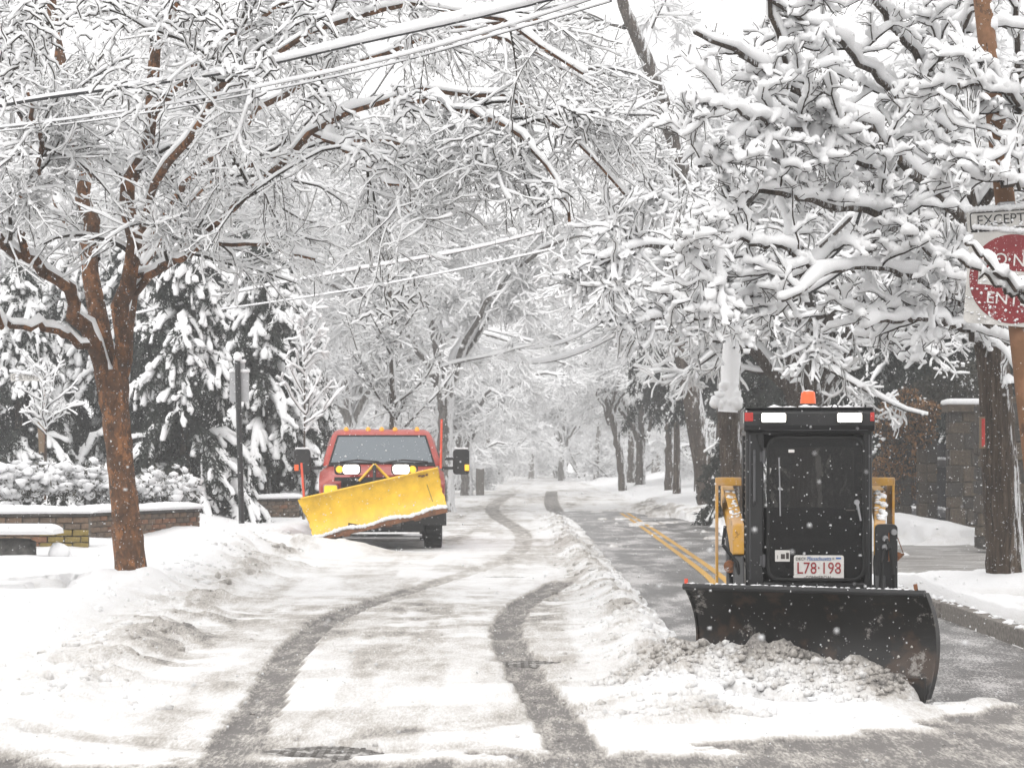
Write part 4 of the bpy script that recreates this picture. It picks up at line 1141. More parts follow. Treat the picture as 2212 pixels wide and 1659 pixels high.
# ---- conifers with snow on drooping boughs
def conifer(seed, H, R, nb, snow_p=0.75, sw=0.085, dens=1.0, z0=0.02):
    g = np.random.default_rng(seed)
    tk = Acc(); nd = Acc(); sn = Acc()
    c = resample([(0, 0, -0.2), (0, 0, H)], 10); r = np.linspace(0.14, 0.02, 10)
    tk.add(tubes(c[None], r[None], 8, g, 0.05))
    zz = H * (z0 + (0.97 - z0) * (np.arange(nb) + g.uniform(0, 1, nb)) / nb); az = g.uniform(0, 2 * np.pi, nb)
    Ls = R * (1 - zz / H) ** 0.75 * g.uniform(0.7, 1.15, nb) + 0.15
    p = np.c_[np.zeros(nb), np.zeros(nb), zz]; d = np.c_[np.cos(az), np.sin(az), np.full(nb, 0.12)]
    out = [p]; n = 8
    for k in range(n - 1):
        d = d + np.c_[g.normal(0, .05, nb), g.normal(0, .05, nb), np.full(nb, -0.13 - 0.03 * k)]; d /= np.linalg.norm(d, axis=1, keepdims=True)
        p = p + d * (Ls / (n - 1))[:, None]; out.append(p)
    ax = np.stack(out, 1); ar = np.repeat(np.linspace(0.03, 0.008, n)[None], nb, 0)
    la, lr = spawn(ax, ar, 9, 0.25, 1.0, 48, 0.62, 5, g, up=0.0, droop=-0.24, jit=0.10, flat=0.25, rmax=0.01, taper_len=0.35)
    la *= 1.0
    # needles: dark tufts hanging under every shoot
    def tufts(Pt, per, ln, w):
        B, m, _ = Pt.shape; i = np.repeat(np.arange(B), per); t = g.uniform(0, m - 1.001, len(i)); k = t.astype(int); f = (t - k)[:, None]
        q = Pt[i, k] * (1 - f) + Pt[i, k + 1] * f; q = q + g.normal(0, 0.045, q.shape) + np.array([0, 0, -0.03])
        d = g.normal(size=q.shape) * 0.7 + np.array([0, 0, -0.8]); d /= np.linalg.norm(d, axis=1, keepdims=True)
        s = np.cross(d, g.normal(size=d.shape)); s /= np.linalg.norm(s, axis=1, keepdims=True)
        L_ = ln * g.uniform(0.6, 1.4, (len(q), 1))
        V = np.stack([q - s * w, q + s * w, q + d * L_], 1).reshape(-1, 3)
        return V, np.arange(len(V)).reshape(-1, 3)
    nd.add(tufts(ax, int(70 * dens), 0.24, 0.028), True); nd.add(tufts(la, int(14 * dens), 0.17, 0.022), True)
    keep = g.uniform(size=nb) < snow_p
    sn.add(snow_tubes(ax[keep, 2:], ar[keep, 2:], sw, g, 5, 0.25, minslope=0.45, closed=True))
    kl = np.repeat(keep, 9) & (g.uniform(size=nb * 9) < 0.85)
    sn.add(snow_tubes(la[kl], lr[kl], sw * 0.72, g, 5, 0.25, minslope=0.6, closed=True))
    return tk.mesh("trunk"), nd.mesh("needles"), sn.mesh("snow_load")

C1 = conifer(201, 5.6, 2.0, 105, 0.76, 0.10, 1.7); C2 = conifer(202, 6.4, 2.3, 115, 0.72, 0.115, 1.7); C3 = conifer(203, 6.5, 2.2, 120, 0.34, 0.06, 1.5); C4 = conifer(204, 8.0, 3.0, 80, 0.5, 0.07, 2.0, 0.40)
CON = [
    (C2, "snow-laden spruce right behind the dark signpost on the left", 575, 52.5, 0.0, 0.92, "needles"),
    (C1, "snow-laden spruce behind the hedge, just right of the orange-barked trunk", 400, 47.5, 1.3, 0.95, "needles"),
    (C2, "tall snow-laden spruce between the hedge and the signpost", 480, 55, 2.3, 1.0, "needles"),
    (C1, "snow-laden spruce behind the street name sign at the left edge", 40, 50, 0.7, 0.9, "needles"),
    (C2, "snow-laden spruce behind the left trunk's foot, left side", 160, 53, 4.0, 0.9, "needles"),
    (C1, "snow-laden spruce directly behind the orange-barked trunk", 285, 52, 5.1, 1.0, "needles"),
    (C1, "small snowy spruce at the left edge of the red truck", 640, 60, 3.1, 0.85, "needles"),
    (C4, "dark pine with high boughs hanging behind the leaning trunk on the right", 1462, 80, 0.4, 1.0, "needles"),
    (C4, "dark high-boughed pine between the leaning trunk and the caked white trunk", 1555, 74, 2.0, 1.05, "needles"),
    (C3, "dark yew behind the cab's left corner", 1650, 54, 1.0, 0.8, "needles"),
    (C3, "dark yew behind the cab's right corner", 1820, 53, 2.7, 0.85, "needles"),
    (C3, "dark evergreen behind the rusty creeper and gate posts", 1950, 52, 4.2, 0.95, "needles"),
    (C3, "dark evergreen towering behind the capped stone gate post", 2075, 50, 5.5, 0.95, "needles"),
    (C3, "dark evergreen behind the trunk at the right edge", 2200, 49, 0.2, 0.95, "needles"),
]
for (mt, mn, ms), lab, u, y, rz, s, nm in CON:
    x = at_u(u, y)
    t = empty("conifer", (x, y, hz(x, y) - 0.05), rz); t.scale = (s, s, s)
    obj("trunk", mt, "bark_brown", t); obj("needles", mn, nm, t); obj("snow_load", ms, "snow_twig", t)
    tag(t, lab, "conifer", "snow-laden conifers beside the road")

# ------------------------------------------------------------------ vehicles
def wheel(parent, x, y, r, w, rim_r, name="wheel", lugs=18):
    t = empty(name, (x, y, r)); t.parent = parent
    prof = [(-w / 2, rim_r), (-w / 2, r * 0.88), (-w * 0.40, r * 0.97), (-w * 0.2, r), (w * 0.2, r), (w * 0.40, r * 0.97), (w / 2, r * 0.88), (w / 2, rim_r)]
    k = 32; rings = []
    for i in range(k):
        a = 2 * math.pi * i / k
        rings.append([(px, pr * math.cos(a), pr * math.sin(a)) for px, pr in prof])
    rings.append(rings[0])
    mb = MB().loft(rings, caps=False)
    for i in range(lugs):
        a = 2 * math.pi * i / lugs
        for s in (-1, 1):
            c, sn_ = math.cos(a + s * 0.06), math.sin(a + s * 0.06)
            p = Vector((s * w * 0.24, r * c, r * sn_)); tdir = Vector((0, -sn_, c)); n_ = Vector((0, c, sn_))
            q = []
            for dx, dt, dn in ((-1, -1, -1), (1, -1, -1), (1, 1, -1), (-1, 1, -1), (-1, -1, 1), (1, -1, 1), (1, 1, 1), (-1, 1, 1)):
                q.append(p + Vector((dx * w * 0.2, 0, 0)) + tdir * (dt * r * 0.06) + n_ * (dn * r * 0.035))
            mb.add(q, [(0, 3, 2, 1), (4, 5, 6, 7), (0, 1, 5, 4), (1, 2, 6, 5), (2, 3, 7, 6), (3, 0, 4, 7)])
    mb.build("tyre", "black_rubber", t)
    rim = MB()
    for i in range(24):
        pass
    ring = [(rim_r * math.cos(2 * math.pi * i / 24), rim_r * math.sin(2 * math.pi * i / 24)) for i in range(24)]
    rim.prism_x(ring, -w * 0.42, w * 0.42)
    rim.prism_x([(a * 0.35, b * 0.35) for a, b in ring], -w * 0.5, w * 0.5)
    rim.build("rim", "grey_metal", t, bevel=0.01)
    return t

# ---- red pick-up truck with a yellow plough
TX, TY = -2.02, 38.9
truck = empty("plow_truck", (TX, TY, 0.0), math.radians(3.2))
tag(truck, "red pickup truck with a tilted yellow snow plough blade driving towards the camera", "truck")
def sec(y, hw, z0, z1, c, ct=None):
    ct = c if ct is None else ct
    return [(-hw + c, y, z0), (hw - c, y, z0), (hw, y, z0 + c), (hw, y, z1 - ct), (hw - ct * 1.6, y, z1), (-hw + ct * 1.6, y, z1), (-hw, y, z1 - ct), (-hw, y, z0 + c)]
body = MB().loft([sec(0.02, 0.90, 0.52, 1.06, 0.05, 0.08), sec(0.06, 0.955, 0.50, 1.12, 0.05, 0.09), sec(0.22, 0.985, 0.50, 1.17, 0.05, 0.10), sec(0.7, 0.995, 0.50, 1.235, 0.05, 0.10), sec(1.35, 0.995, 0.48, 1.33, 0.05, 0.10), sec(3.5, 0.99, 0.48, 1.33, 0.05, 0.06), sec(5.7, 0.99, 0.55, 1.33, 0.05, 0.05)])
body.build("body", "truck_red", truck, bevel=0.012, smooth=True)
hood = MB().loft([[(-0.52, y, z + 0.004), (0.52, y, z + 0.004), (0.46, y, z + 0.035), (-0.46, y, z + 0.035)] for y, z in ((0.18, 1.158), (0.5, 1.207), (1.0, 1.279), (1.34, 1.328))])
hood.build("hood", "truck_red", truck, bevel=0.012, smooth=True)
cabm = MB()
def hsec(z, hx, y0, y1, c=0.10):
    return [(-hx + c, y0, z), (hx - c, y0, z), (hx, y0 + c, z), (hx, y1 - c, z), (hx - c, y1, z), (-hx + c, y1, z), (-hx, y1 - c, z), (-hx, y0 + c, z)]
cabm.loft([hsec(1.325, 0.945, 1.30, 3.45, 0.06), hsec(1.45, 0.93, 1.42, 3.44, 0.06), hsec(1.82, 0.815, 1.93, 3.38, 0.07), hsec(1.89, 0.775, 2.05, 3.30, 0.10), hsec(1.925, 0.70, 2.20, 3.18, 0.12)])
cabm.build("cab", "truck_red", truck, bevel=0.015, smooth=True)
# windscreen: a pane lying 8 mm proud of the slope
def slope(zq): return 1.42 + (zq - 1.45) * (1.93 - 1.42) / (1.82 - 1.45)
wz0, wz1 = 1.372, 1.815
def wsx(zq, k): return k * (0.90 - (zq - 1.37) * 0.30)
rows = []
for i in range(5):
    zq = wz0 + (wz1 - wz0) * i / 4
    rows.append([(wsx(zq, k), slope(zq) - 0.010 + 0.05 * k * k - 0.035, zq) for k in np.linspace(-0.93, 0.93, 9)])
V = [p for r_ in rows for p in r_]
Qd = [(i * 9 + j, i * 9 + j + 1, (i + 1) * 9 + j + 1, (i + 1) * 9 + j) for i in range(4) for j in range(8)]
ws = MB().add(V, Qd).build("windshield", "windshield_glass", truck, smooth=True)
rim_pts = [Vector(p) for p in rows[0]] + [Vector(r_[-1]) for r_ in rows[1:]] + [Vector(p) for p in rows[-1][::-1][1:]] + [Vector(r_[0]) for r_ in rows[::-1][1:]]
MB().path([tuple(p) for p in rim_pts], 0.016, 5).build("seal", "black_rubber", ws)
for s in (-1, 1):
    wp = MB().add([(s * 0.945, 1.52, 1.42), (s * 0.945, 2.55, 1.42), (s * 0.845, 2.55, 1.80), (s * 0.845, 2.02, 1.80)], [(0, 1, 2, 3)]).build("side_window", "windshield_glass", truck)
    MB().path([(0.06 if s > 0 else -0.70, 1.275, 1.385), (0.34 if s > 0 else -0.40, 1.275, 1.425), (0.74 if s > 0 else -0.04, 1.285, 1.395)], 0.013, 5).build("wiper", "black_plastic", truck)
cowl = MB().box(-0.86, 0.86, 1.28, 1.40, 1.325, 1.362).build("cowl", "black_plastic", truck, bevel=0.01)
for xq in (-0.58, -0.22, 0.0, 0.22, 0.58):
    ln_ = MB().loft([[(xq + r_ * math.cos(a), 2.14 + 1.4 * r_ * math.sin(a), z_) for a in [2 * math.pi * i / 10 for i in range(10)]] for r_, z_ in ((0.045, 1.885), (0.042, 1.925), (0.028, 1.955), (0.010, 1.965))])
    ln_.build("clearance_light", "amber_dim", truck, smooth=True)
for s in (-1, 1):
    mt = empty("mirror", (s * 1.0, 1.45, 1.25)); mt.parent = truck
    MB().prism_y(rrect(s * 0.28 - 0.13, s * 0.28 + 0.13, -0.06, 0.35, 0.05, 3), -0.10, 0.10).build("housing", "black_plastic", mt, bevel=0.02)
    a_ = MB().box(min(s * 0.02, s * 0.2) - 0.08 * (s < 0), max(s * 0.02, s * 0.2) + 0.08 * (s > 0) * 0, -0.03, 0.03, 0.17, 0.215); a_.box(min(0, s * 0.2) - 0.03, max(0, s * 0.2) + 0.03, -0.03, 0.03, 0.02, 0.065)
    a_.build("arm", "black_plastic", mt)
    MB().box(s * 0.28 + s * 0.09 - 0.035, s * 0.28 + s * 0.09 + 0.035, -0.125, -0.09, 0.0, 0.10).build("turn_signal", "amber_lens" if s > 0 else "orange_lens", mt, bevel=0.01)
    MB().prism_y(rrect(s * 0.28 - 0.115, s * 0.28 + 0.115, 0.345, 0.375, 0.012, 2), -0.09, 0.09).build("snow_cap", "snow", mt, bevel=0.01)
g_ = MB().box(-0.64, 0.64, -0.05, 0.08, 0.70, 1.105).build("grille", "black_plastic", truck, bevel=0.02)
for i in range(4):
    MB().box(-0.62, 0.62, -0.064, -0.048, 0.76 + i * 0.085, 0.785 + i * 0.085).build("grille_bar", "black_metal", g_)
for s in (-1, 1):
    hl = MB().prism_y(rrect(s * 0.80 - 0.115, s * 0.80 + 0.115, 0.84, 1.045, 0.03, 3), -0.035, 0.05).build("headlight", "grey_metal", truck, bevel=0.012)
    MB().prism_y(rrect(s * 0.80 - 0.10, s * 0.80 + 0.10, 0.915, 1.03, 0.025, 3), -0.055, -0.02).build("lens", "amber_lens", hl, bevel=0.008)
bp = MB().prism_y(rrect(-0.98, 0.98, 0.42, 0.66, 0.05, 3), -0.12, 0.10).build("bumper", "black_metal", truck, bevel=0.02)
un = MB().box(-0.62, 0.62, 0.1, 4.6, 0.30, 0.55); un.box(-0.8, 0.8, 0.78, 0.92, 0.30, 0.44)
un.build("chassis", "black_metal", truck)
MB().bar((-0.62, -0.05, 0.25), (0.62, -0.05, 0.25), 0.03).build("tie_rod", "grey_metal", truck)
for x in (-0.81, 0.81):
    for y in (0.86, 4.4):
        wheel(truck, x, y, 0.395, 0.28, 0.21, lugs=22)
for s in (-1, 1):
    for y in (0.86, 4.4):
        arc = [(y + 0.5 * math.cos(a), 0.395 + 0.5 * math.sin(a)) for a in [math.pi * i / 10 for i in range(11)]]
        MB().prism_x(arc + [(y - 0.47, 0.45)] + [(y + 0.45 * math.cos(a), 0.395 + 0.45 * math.sin(a)) for a in [math.pi * (10 - i) / 10 for i in range(11)]], s * 0.80, s * 1.01).build("wheel_arch", "black_plastic", truck)
# roof and hood snow dusting
# plough: blade, lift frame, lights, guide sticks
PLX, PLZ = -0.12, 0.755
pb = empty("plow_blade", (PLX, -0.80, PLZ)); pb.parent = truck
pb.rotation_euler = (math.radians(-4), math.radians(-12.6), math.radians(-6))
def blade_profile(h, depth, n=14, over=0.3):
    out = []
    for i in range(n + 1):
        t = i / n; a = -0.9 + 1.9 * t
        out.append((depth * (math.cos(a * 0.95) - 1.0) * 1.6, -h / 2 + h * t))
    return out
pr = blade_profile(0.62, 0.16)
W2 = 1.075
sheet = []
jag_l = [0.0, 0.01, 0.005, 0.03, 0.01, 0.02, 0.035, 0.015, 0.03, 0.01, 0.0, 0.012, 0.0, 0.0, 0.0]
nst = 12
for j in range(nst + 1):
    x = -W2 + 2 * W2 * j / nst
    ring = []
    for i, (yy_, zz_) in enumerate(pr):
        xx_ = x + (jag_l[i] if j == 0 else 0) - (jag_l[-1 - i] if j == nst else 0) + 0.10 * (0.5 - (zz_ + 0.31) / 0.62) * (1 if j == 0 else 0) 
        ring.append((xx_, yy_, zz_))
    for i, (yy_, zz_) in reversed(list(enumerate(pr))):
        ring.append((ring[i][0], yy_ + 0.012, zz_))
    sheet.append(ring)
MB().loft(sheet).build("moldboard", "plow_yellow", pb, smooth=True)
MB().box(-W2 + 0.10, W2, pr[0][0] - 0.03, pr[0][0] + 0.0, -0.375, -0.30).build("cutting_edge", "rust", pb, bevel=0.006)
sv = np.array([[x, pr[1][0] - 0.035, -0.285 + 0.02 * math.sin(x * 9)] for x in np.linspace(-W2 + 0.06, W2 - 0.02, 60)])
V, T = lumps(sv, np.full(60, 0.040), 12, False, 0.9, 0.3); tag(obj("snow_strip", np_mesh("snow_strip", V, T=T), "snow", pb), kind="stuff")
MB().path([(x, pr[-1][0] - 0.012, 0.315) for x in (-W2, 0, W2)], 0.018, 6).build("top_lip", "plow_yellow", pb)
for x in (-0.8, -0.27, 0.27, 0.8):
    MB().prism_x([(0.02, -0.30), (0.10, -0.25), (0.12, 0.2), (0.02, 0.3)], x - 0.02, x + 0.02).build("rib", "rust", pb)
for x in (-0.5, 0.15, 0.6):
    MB().box(x - 0.05, x + 0.05, pr[0][0] - 0.02, pr[0][0] + 0.05, -0.395, -0.35).build("trip_bracket", "rust", pb)
MB().bar((-0.02 + 0.86, pr[9][0] - 0.004, 0.17), (0.88, pr[3][0] - 0.004, -0.16), 0.004, 4).build("scratch", "ink_dark", pb)
V, T = lumps(np.array([[0.77, pr[13][0] - 0.01, 0.26], [0.82, pr[13][0] - 0.01, 0.245], [0.88, pr[13][0] - 0.01, 0.25]]), np.array([0.03, 0.034, 0.028]), 3, False, 0.5, 0.2); tag(obj("dent", np_mesh("dent", V, T=T), "rust", pb), kind="stuff")
for sx, a, b in ((-1, (657, 1082), (651, 1000)), (1, (952, 1012), (954, 906))):
    wa = Vector(P(a[0], a[1], 38.1)); wb = Vector(P(b[0], b[1], 38.15))
    R_ = Matrix.Rotation(-math.radians(3.2), 4, 'Z'); la_ = R_ @ (wa - Vector((TX, TY, 0))); lb_ = R_ @ (wb - Vector((TX, TY, 0)))
    MB().bar(la_, lb_, 0.020, 6).build("guide_stick", "marker_orange", truck)
lf = empty("lift_frame", (PLX, -0.25, 0)); lf.parent = truck
MB().path([(-0.24, 0, 1.10), (0.0, 0.02, 1.36), (0.26, 0, 1.10)], 0.022, 6).build("a_frame", "plow_yellow", lf)
MB().add([(-0.20, 0.03, 1.13), (0.22, 0.03, 1.13), (0.0, 0.04, 1.33)], [(0, 1, 2)]).build("back_plate", "truck_red", lf)
MB().bar((0.0, -0.02, 1.34), (0.0, -0.25, 0.75), 0.03).build("lift_cylinder", "black_metal", lf)
MB().box(-0.62, 0.62, 0.03, 0.09, 1.10, 1.16).box(-0.45, -0.37, 0.03, 0.09, 0.4, 1.1).box(0.37, 0.45, 0.03, 0.09, 0.4, 1.1).build("light_bar", "black_metal", lf)
MB().prism_x([(-0.65, 0.42), (-0.5, 0.36), (0.15, 0.40), (0.15, 0.5), (-0.5, 0.5)], -0.4, 0.4).build("push_frame", "black_metal", lf)
for s, xw, xa in ((-1, -0.36, -0.54), (1, 0.41, 0.59)):
    pl = MB().prism_y(rrect(min(xw - 0.15, xa - 0.08), max(xw + 0.15, xa + 0.08), 1.195, 1.365, 0.05, 3), -0.02, 0.10).build("plow_light", "black_plastic", lf, bevel=0.015)
    MB().prism_y(rrect(xw - 0.125, xw + 0.125, 1.21, 1.35, 0.045, 4), -0.045, -0.01).build("lens", "lamp_white", pl, bevel=0.01)
    MB().prism_y([(xa + 0.055 * math.cos(t), 1.28 + 0.055 * math.sin(t)) for t in [2 * math.pi * i / 14 for i in range(14)]], -0.045, -0.01).build("amber_lamp", "amber_lens", pl, bevel=0.01)

# ---- small black and yellow skid steer with an angled black blade
SX, SY = 1.888, 15.9
skid = empty("skid_steer", (SX, SY, 0.0), math.radians(-4))
tag(skid, "small black and yellow skid steer loader with lit roof lamps pushing a black blade", "skid steer")
# cab
cf = MB()
HW = 0.40
cf.box(-HW, -HW + 0.115, 0.0, 0.10, 0.60, 1.63)
cf.box(HW - 0.055, HW, 0.0, 0.10, 0.60, 1.63)
cf.box(-HW, HW, 0.0, 0.10, 1.60, 1.66)
cf.box(-HW, HW, 0.0, 0.10, 0.55, 0.66)
cf.box(-HW, -HW + 0.05, 1.02, 1.10, 0.60, 1.63); cf.box(HW - 0.05, HW, 1.02, 1.10, 0.60, 1.63)
cf.box(-HW, HW, 1.03, 1.09, 0.60, 1.12); cf.box(-HW, HW, 1.03, 1.09, 1.52, 1.64)
for s in (-1, 1):
    cf.box(s * HW - 0.05 * (s > 0), s * HW + 0.05 * (s < 0), 0.09, 1.04, 0.55, 0.66); cf.box(s * HW - 0.05 * (s > 0), s * HW + 0.05 * (s < 0), 0.09, 1.04, 1.60, 1.635)
cf.build("cab_frame", "black_metal", skid, bevel=0.012)
MB().prism_x([(-0.055, 1.62), (-0.075, 1.66), (-0.075, 1.745), (-0.03, 1.765), (1.12, 1.76), (1.14, 1.72), (1.14, 1.645), (0.0, 1.645), (0.0, 1.62)], -0.413, 0.413).build("roof", "black_metal", skid, bevel=0.012)
MB().prism_x([(-0.05, 1.766), (1.1, 1.763), (1.1, 1.772), (-0.06, 1.774)], -0.405, 0.405).build("roof_edge", "grey_metal", skid)
sv = np.c_[np.random.default_rng(5).uniform(-0.24, 0.32, 70), np.random.default_rng(6).uniform(0.0, 0.9, 70), np.full(70, 1.772)]
V, T = lumps(sv, np.random.default_rng(7).uniform(0.02, 0.055, 70), 14, False, 0.35, 0.25); tag(obj("roof_snow", np_mesh("roof_snow", V, T=T), "snow", skid), kind="stuff")
for s in (-1, 1):
    sd = empty("side_screen", (s * (HW - 0.02), 0.0, 0.0)); sd.parent = skid
    bars = MB()
    for i in range(16):
        bars.box(-0.006, 0.006, 0.12 + i * 0.058, 0.126 + i * 0.058, 0.72, 1.62)
    for i in range(19):
        bars.box(-0.008, 0.008, 0.10, 1.04, 0.74 + i * 0.048, 0.752 + i * 0.048)
    bars.build("wire_mesh", "black_metal", sd)
    fr_ = MB().box(-0.015, 0.015, 0.1, 1.04, 0.66, 0.74).box(-0.015, 0.015, 0.1, 1.04, 1.60, 1.65)
    fr_.build("frame", "black_metal", sd)
# roof lamps, reflectors, beacon
for xc in (-0.226, 0.251):
    lm = MB().prism_y(rrect(xc - 0.085, xc + 0.085, 1.672, 1.742, 0.012, 3), -0.100, -0.07).build("work_lamp", "black_plastic", skid, bevel=0.005)
    MB().prism_y(rrect(xc - 0.076, xc + 0.076, 1.679, 1.735, 0.010, 3), -0.112, -0.095).build("lens", "lamp_white", lm, bevel=0.004)
for x0, x1 in ((-0.408, -0.355), (0.382, 0.408)):
    MB().box(x0, x1, -0.083, -0.072, 1.685, 1.740).build("reflector", "red_lens", skid, bevel=0.003)
MB().box(-0.4145, -0.4125, -0.06, 0.06, 1.675, 1.745).build("side_reflector", "plate_white", skid)
bc = empty("beacon", (0.012, 0.35, 1.77)); bc.parent = skid
MB().loft([[(r_ * math.cos(a), r_ * math.sin(a), z_) for a in [2 * math.pi * i / 18 for i in range(18)]] for r_, z_ in ((0.058, 0.0), (0.056, 0.03), (0.052, 0.035))]).build("base", "black_plastic", bc)
MB().loft([[(r_ * math.cos(a), r_ * math.sin(a), z_) for a in [2 * math.pi * i / 18 for i in range(18)]] for r_, z_ in ((0.051, 0.035), (0.050, 0.06), (0.046, 0.09), (0.044, 0.108), (0.038, 0.114))]).build("dome", "orange_lens", bc, smooth=True)
V, T = lumps(np.array([[0, 0, 0.116], [0.015, 0.01, 0.116]]), np.array([0.034, 0.026]), 3, False, 0.22, 0.1); tag(obj("snow_cap", np_mesh("snow_cap", V, T=T), "snow", bc), kind="stuff")
# door
dx0, dx1, dz0, dz1 = -0.268, 0.355, 0.672, 1.590
door = empty("door", (0, -0.005, 0)); door.parent = skid
oc = rrect(dx0, dx1, dz0, dz1, 0.075, 6); ic = rrect(dx0 + 0.020, dx1 - 0.020, dz0 + 0.020, dz1 - 0.020, 0.06, 6)
n_ = len(oc)
vs_ = [(x, -0.035, z) for x, z in oc] + [(x, -0.035, z) for x, z in ic] + [(x, 0.012, z) for x, z in oc] + [(x, 0.012, z) for x, z in ic]
fs_ = []
for i in range(n_):
    j = (i + 1) % n_
    fs_ += [(i, j, n_ + j, n_ + i), (2 * n_ + i, 3 * n_ + i, 3 * n_ + j, 2 * n_ + j), (i, 2 * n_ + i, 2 * n_ + j, j), (n_ + i, n_ + j, 3 * n_ + j, 3 * n_ + i)]
MB().add(vs_, fs_).build("seal", "black_rubber", door, bevel=0.006)
gl = rrect(dx0 + 0.018, dx1 - 0.018, dz0 + 0.018, dz1 - 0.018, 0.058, 6)
MB().prism_y(gl, -0.012, -0.006).build("window_pane", "door_glass", door)
MB().box(dx0 + 0.03, dx1 - 0.03, 0.03, 0.05, dz0 + 0.02, 0.86).build("kick_panel", "black_metal", door)
MB().path([(-0.190, -0.03, 1.455), (-0.186, -0.034, 1.30), (-0.182, -0.03, 1.085)], 0.0045, 5).box(-0.196, -0.172, -0.042, -0.014, 1.25, 1.265).build("wiper", "grey_metal", door)
hd = MB().bar((0.300, -0.032, 1.175), (0.325, -0.040, 1.055), 0.011, 8, 0.007); hd.bar((0.300, -0.006, 1.172), (0.300, -0.05, 1.172), 0.018, 10)
hd.build("handle", "grey_metal", door)
MB().box(0.235, 0.290, -0.020, -0.010, 1.118, 1.126).build("latch_mark", "ink_dark", door)
MB().prism_y(rrect(-0.130, -0.092, 1.487, 1.506, 0.003, 2), -0.0145, -0.0125).build("decal", "ink_white", door)
MB().add([(-0.262, -0.0135, 1.40), (-0.262, -0.0135, 1.30), (-0.236, -0.0135, 1.385)], [(0, 1, 2)]).build("decal", "ink_white", door)
st = MB().prism_y(rrect(-0.215, -0.121, 0.795, 0.867, 0.003, 2), -0.018, -0.0145).build("warning_label", "plate_white", door)
for i, (bx, bw) in enumerate(((-0.20, 0.003), (-0.178, 0.026), (-0.145, 0.018))):
    MB().box(bx, bx + bw, -0.0195, -0.0178, 0.812, 0.835 + 0.008 * i).build("print", "ink_dark", st)
# licence plate
lp_ = empty("license_plate", (0.062, -0.022, 0.756)); lp_.parent = skid
MB().prism_y(rrect(-0.158, 0.158, -0.079, 0.079, 0.014, 4), -0.004, 0.006).build("plate", "plate_white", lp_, bevel=0.002)
text("plate_number", "L78\u00b7198", 0.104, (0, -0.006, -0.005), "ink_red", lp_, extrude=0.0015, xs=0.84)
text("plate_state", "Massachusetts", 0.037, (0.0, -0.006, 0.058), "ink_blue", lp_, extrude=0.001, xs=0.72, shear=0.25)
text("plate_month", "DEC", 0.026, (-0.121, -0.006, 0.056), "ink_dark", lp_, extrude=0.001, xs=1.0)
text("plate_class", "COMMERCIAL", 0.029, (0, -0.006, -0.062), "ink_dark", lp_, extrude=0.001, xs=0.92)
MB().box(0.108, 0.140, -0.006, -0.004, 0.056, 0.066).build("plate_sticker", "ink_blue", lp_)
for bx, bz in ((-0.09, 0.06), (0.09, 0.06), (-0.09, -0.064), (0.09, -0.064)):
    MB().bar((bx, -0.010, bz), (bx, 0.0, bz), 0.006, 8).build("bolt", "grey_metal", lp_)
# hinges, grab rails and seams round the door
for hz_ in (0.80, 1.46):
    MB().bar((-0.285, -0.03, hz_ - 0.04), (-0.285, -0.03, hz_ + 0.04), 0.011, 8).box(-0.31, -0.27, -0.012, 0.0, hz_ - 0.03, hz_ + 0.03).build("hinge", "grey_metal" if False else "iron_grey", skid)
MB().path([(-0.345, 0.0, 1.50), (-0.345, -0.045, 1.47), (-0.345, -0.045, 1.18), (-0.345, 0.0, 1.15)], 0.009, 7).build("grab_rail", "iron_grey", skid)
MB().path([(-0.372, -0.006, 0.68), (-0.372, -0.006, 1.60)], 0.004, 4).build("seam", "iron_grey", skid)
MB().path([(0.380, -0.006, 0.68), (0.380, -0.006, 1.60)], 0.004, 4).build("seam", "iron_grey", skid)
MB().path([(-0.28, -0.058, 1.628), (0.37, -0.058, 1.628)], 0.004, 4).build("seam", "iron_grey", skid)
MB().path([(-0.33, -0.01, 1.60), (-0.315, -0.03, 1.54), (-0.30, -0.02, 1.50)], 0.006, 5).build("wire", "black_rubber", skid)
MB().path([(0.14, 0.02, 1.77), (0.16, 0.0, 1.80), (0.18, -0.03, 1.785), (0.185, -0.08, 1.74)], 0.004, 5).build("wire", "black_rubber", skid)
# inside: seat and rear window
MB().prism_x([(0.45, 0.75), (0.95, 0.75), (0.98, 1.08), (0.88, 1.12), (0.80, 0.92), (0.45, 0.90)], -0.22, 0.20).build("seat", "seat_vinyl", skid, bevel=0.03)
MB().box(-HW + 0.04, HW - 0.04, 0.12, 1.02, 0.56, 0.60).build("cab_floor", "black_metal", skid)
# body and wheels
MB().prism_x([(-0.02, 0.22), (-0.05, 0.55), (0.02, 0.60), (1.1, 0.62), (1.15, 1.05), (1.85, 1.0), (1.95, 0.5), (1.8, 0.22)], -0.38, 0.38).build("chassis", "black_metal", skid, bevel=0.02)
for x in (-0.47, 0.47):
    for y in (0.22, 1.15):
        wheel(skid, x, y, 0.29, 0.17, 0.14, lugs=16)
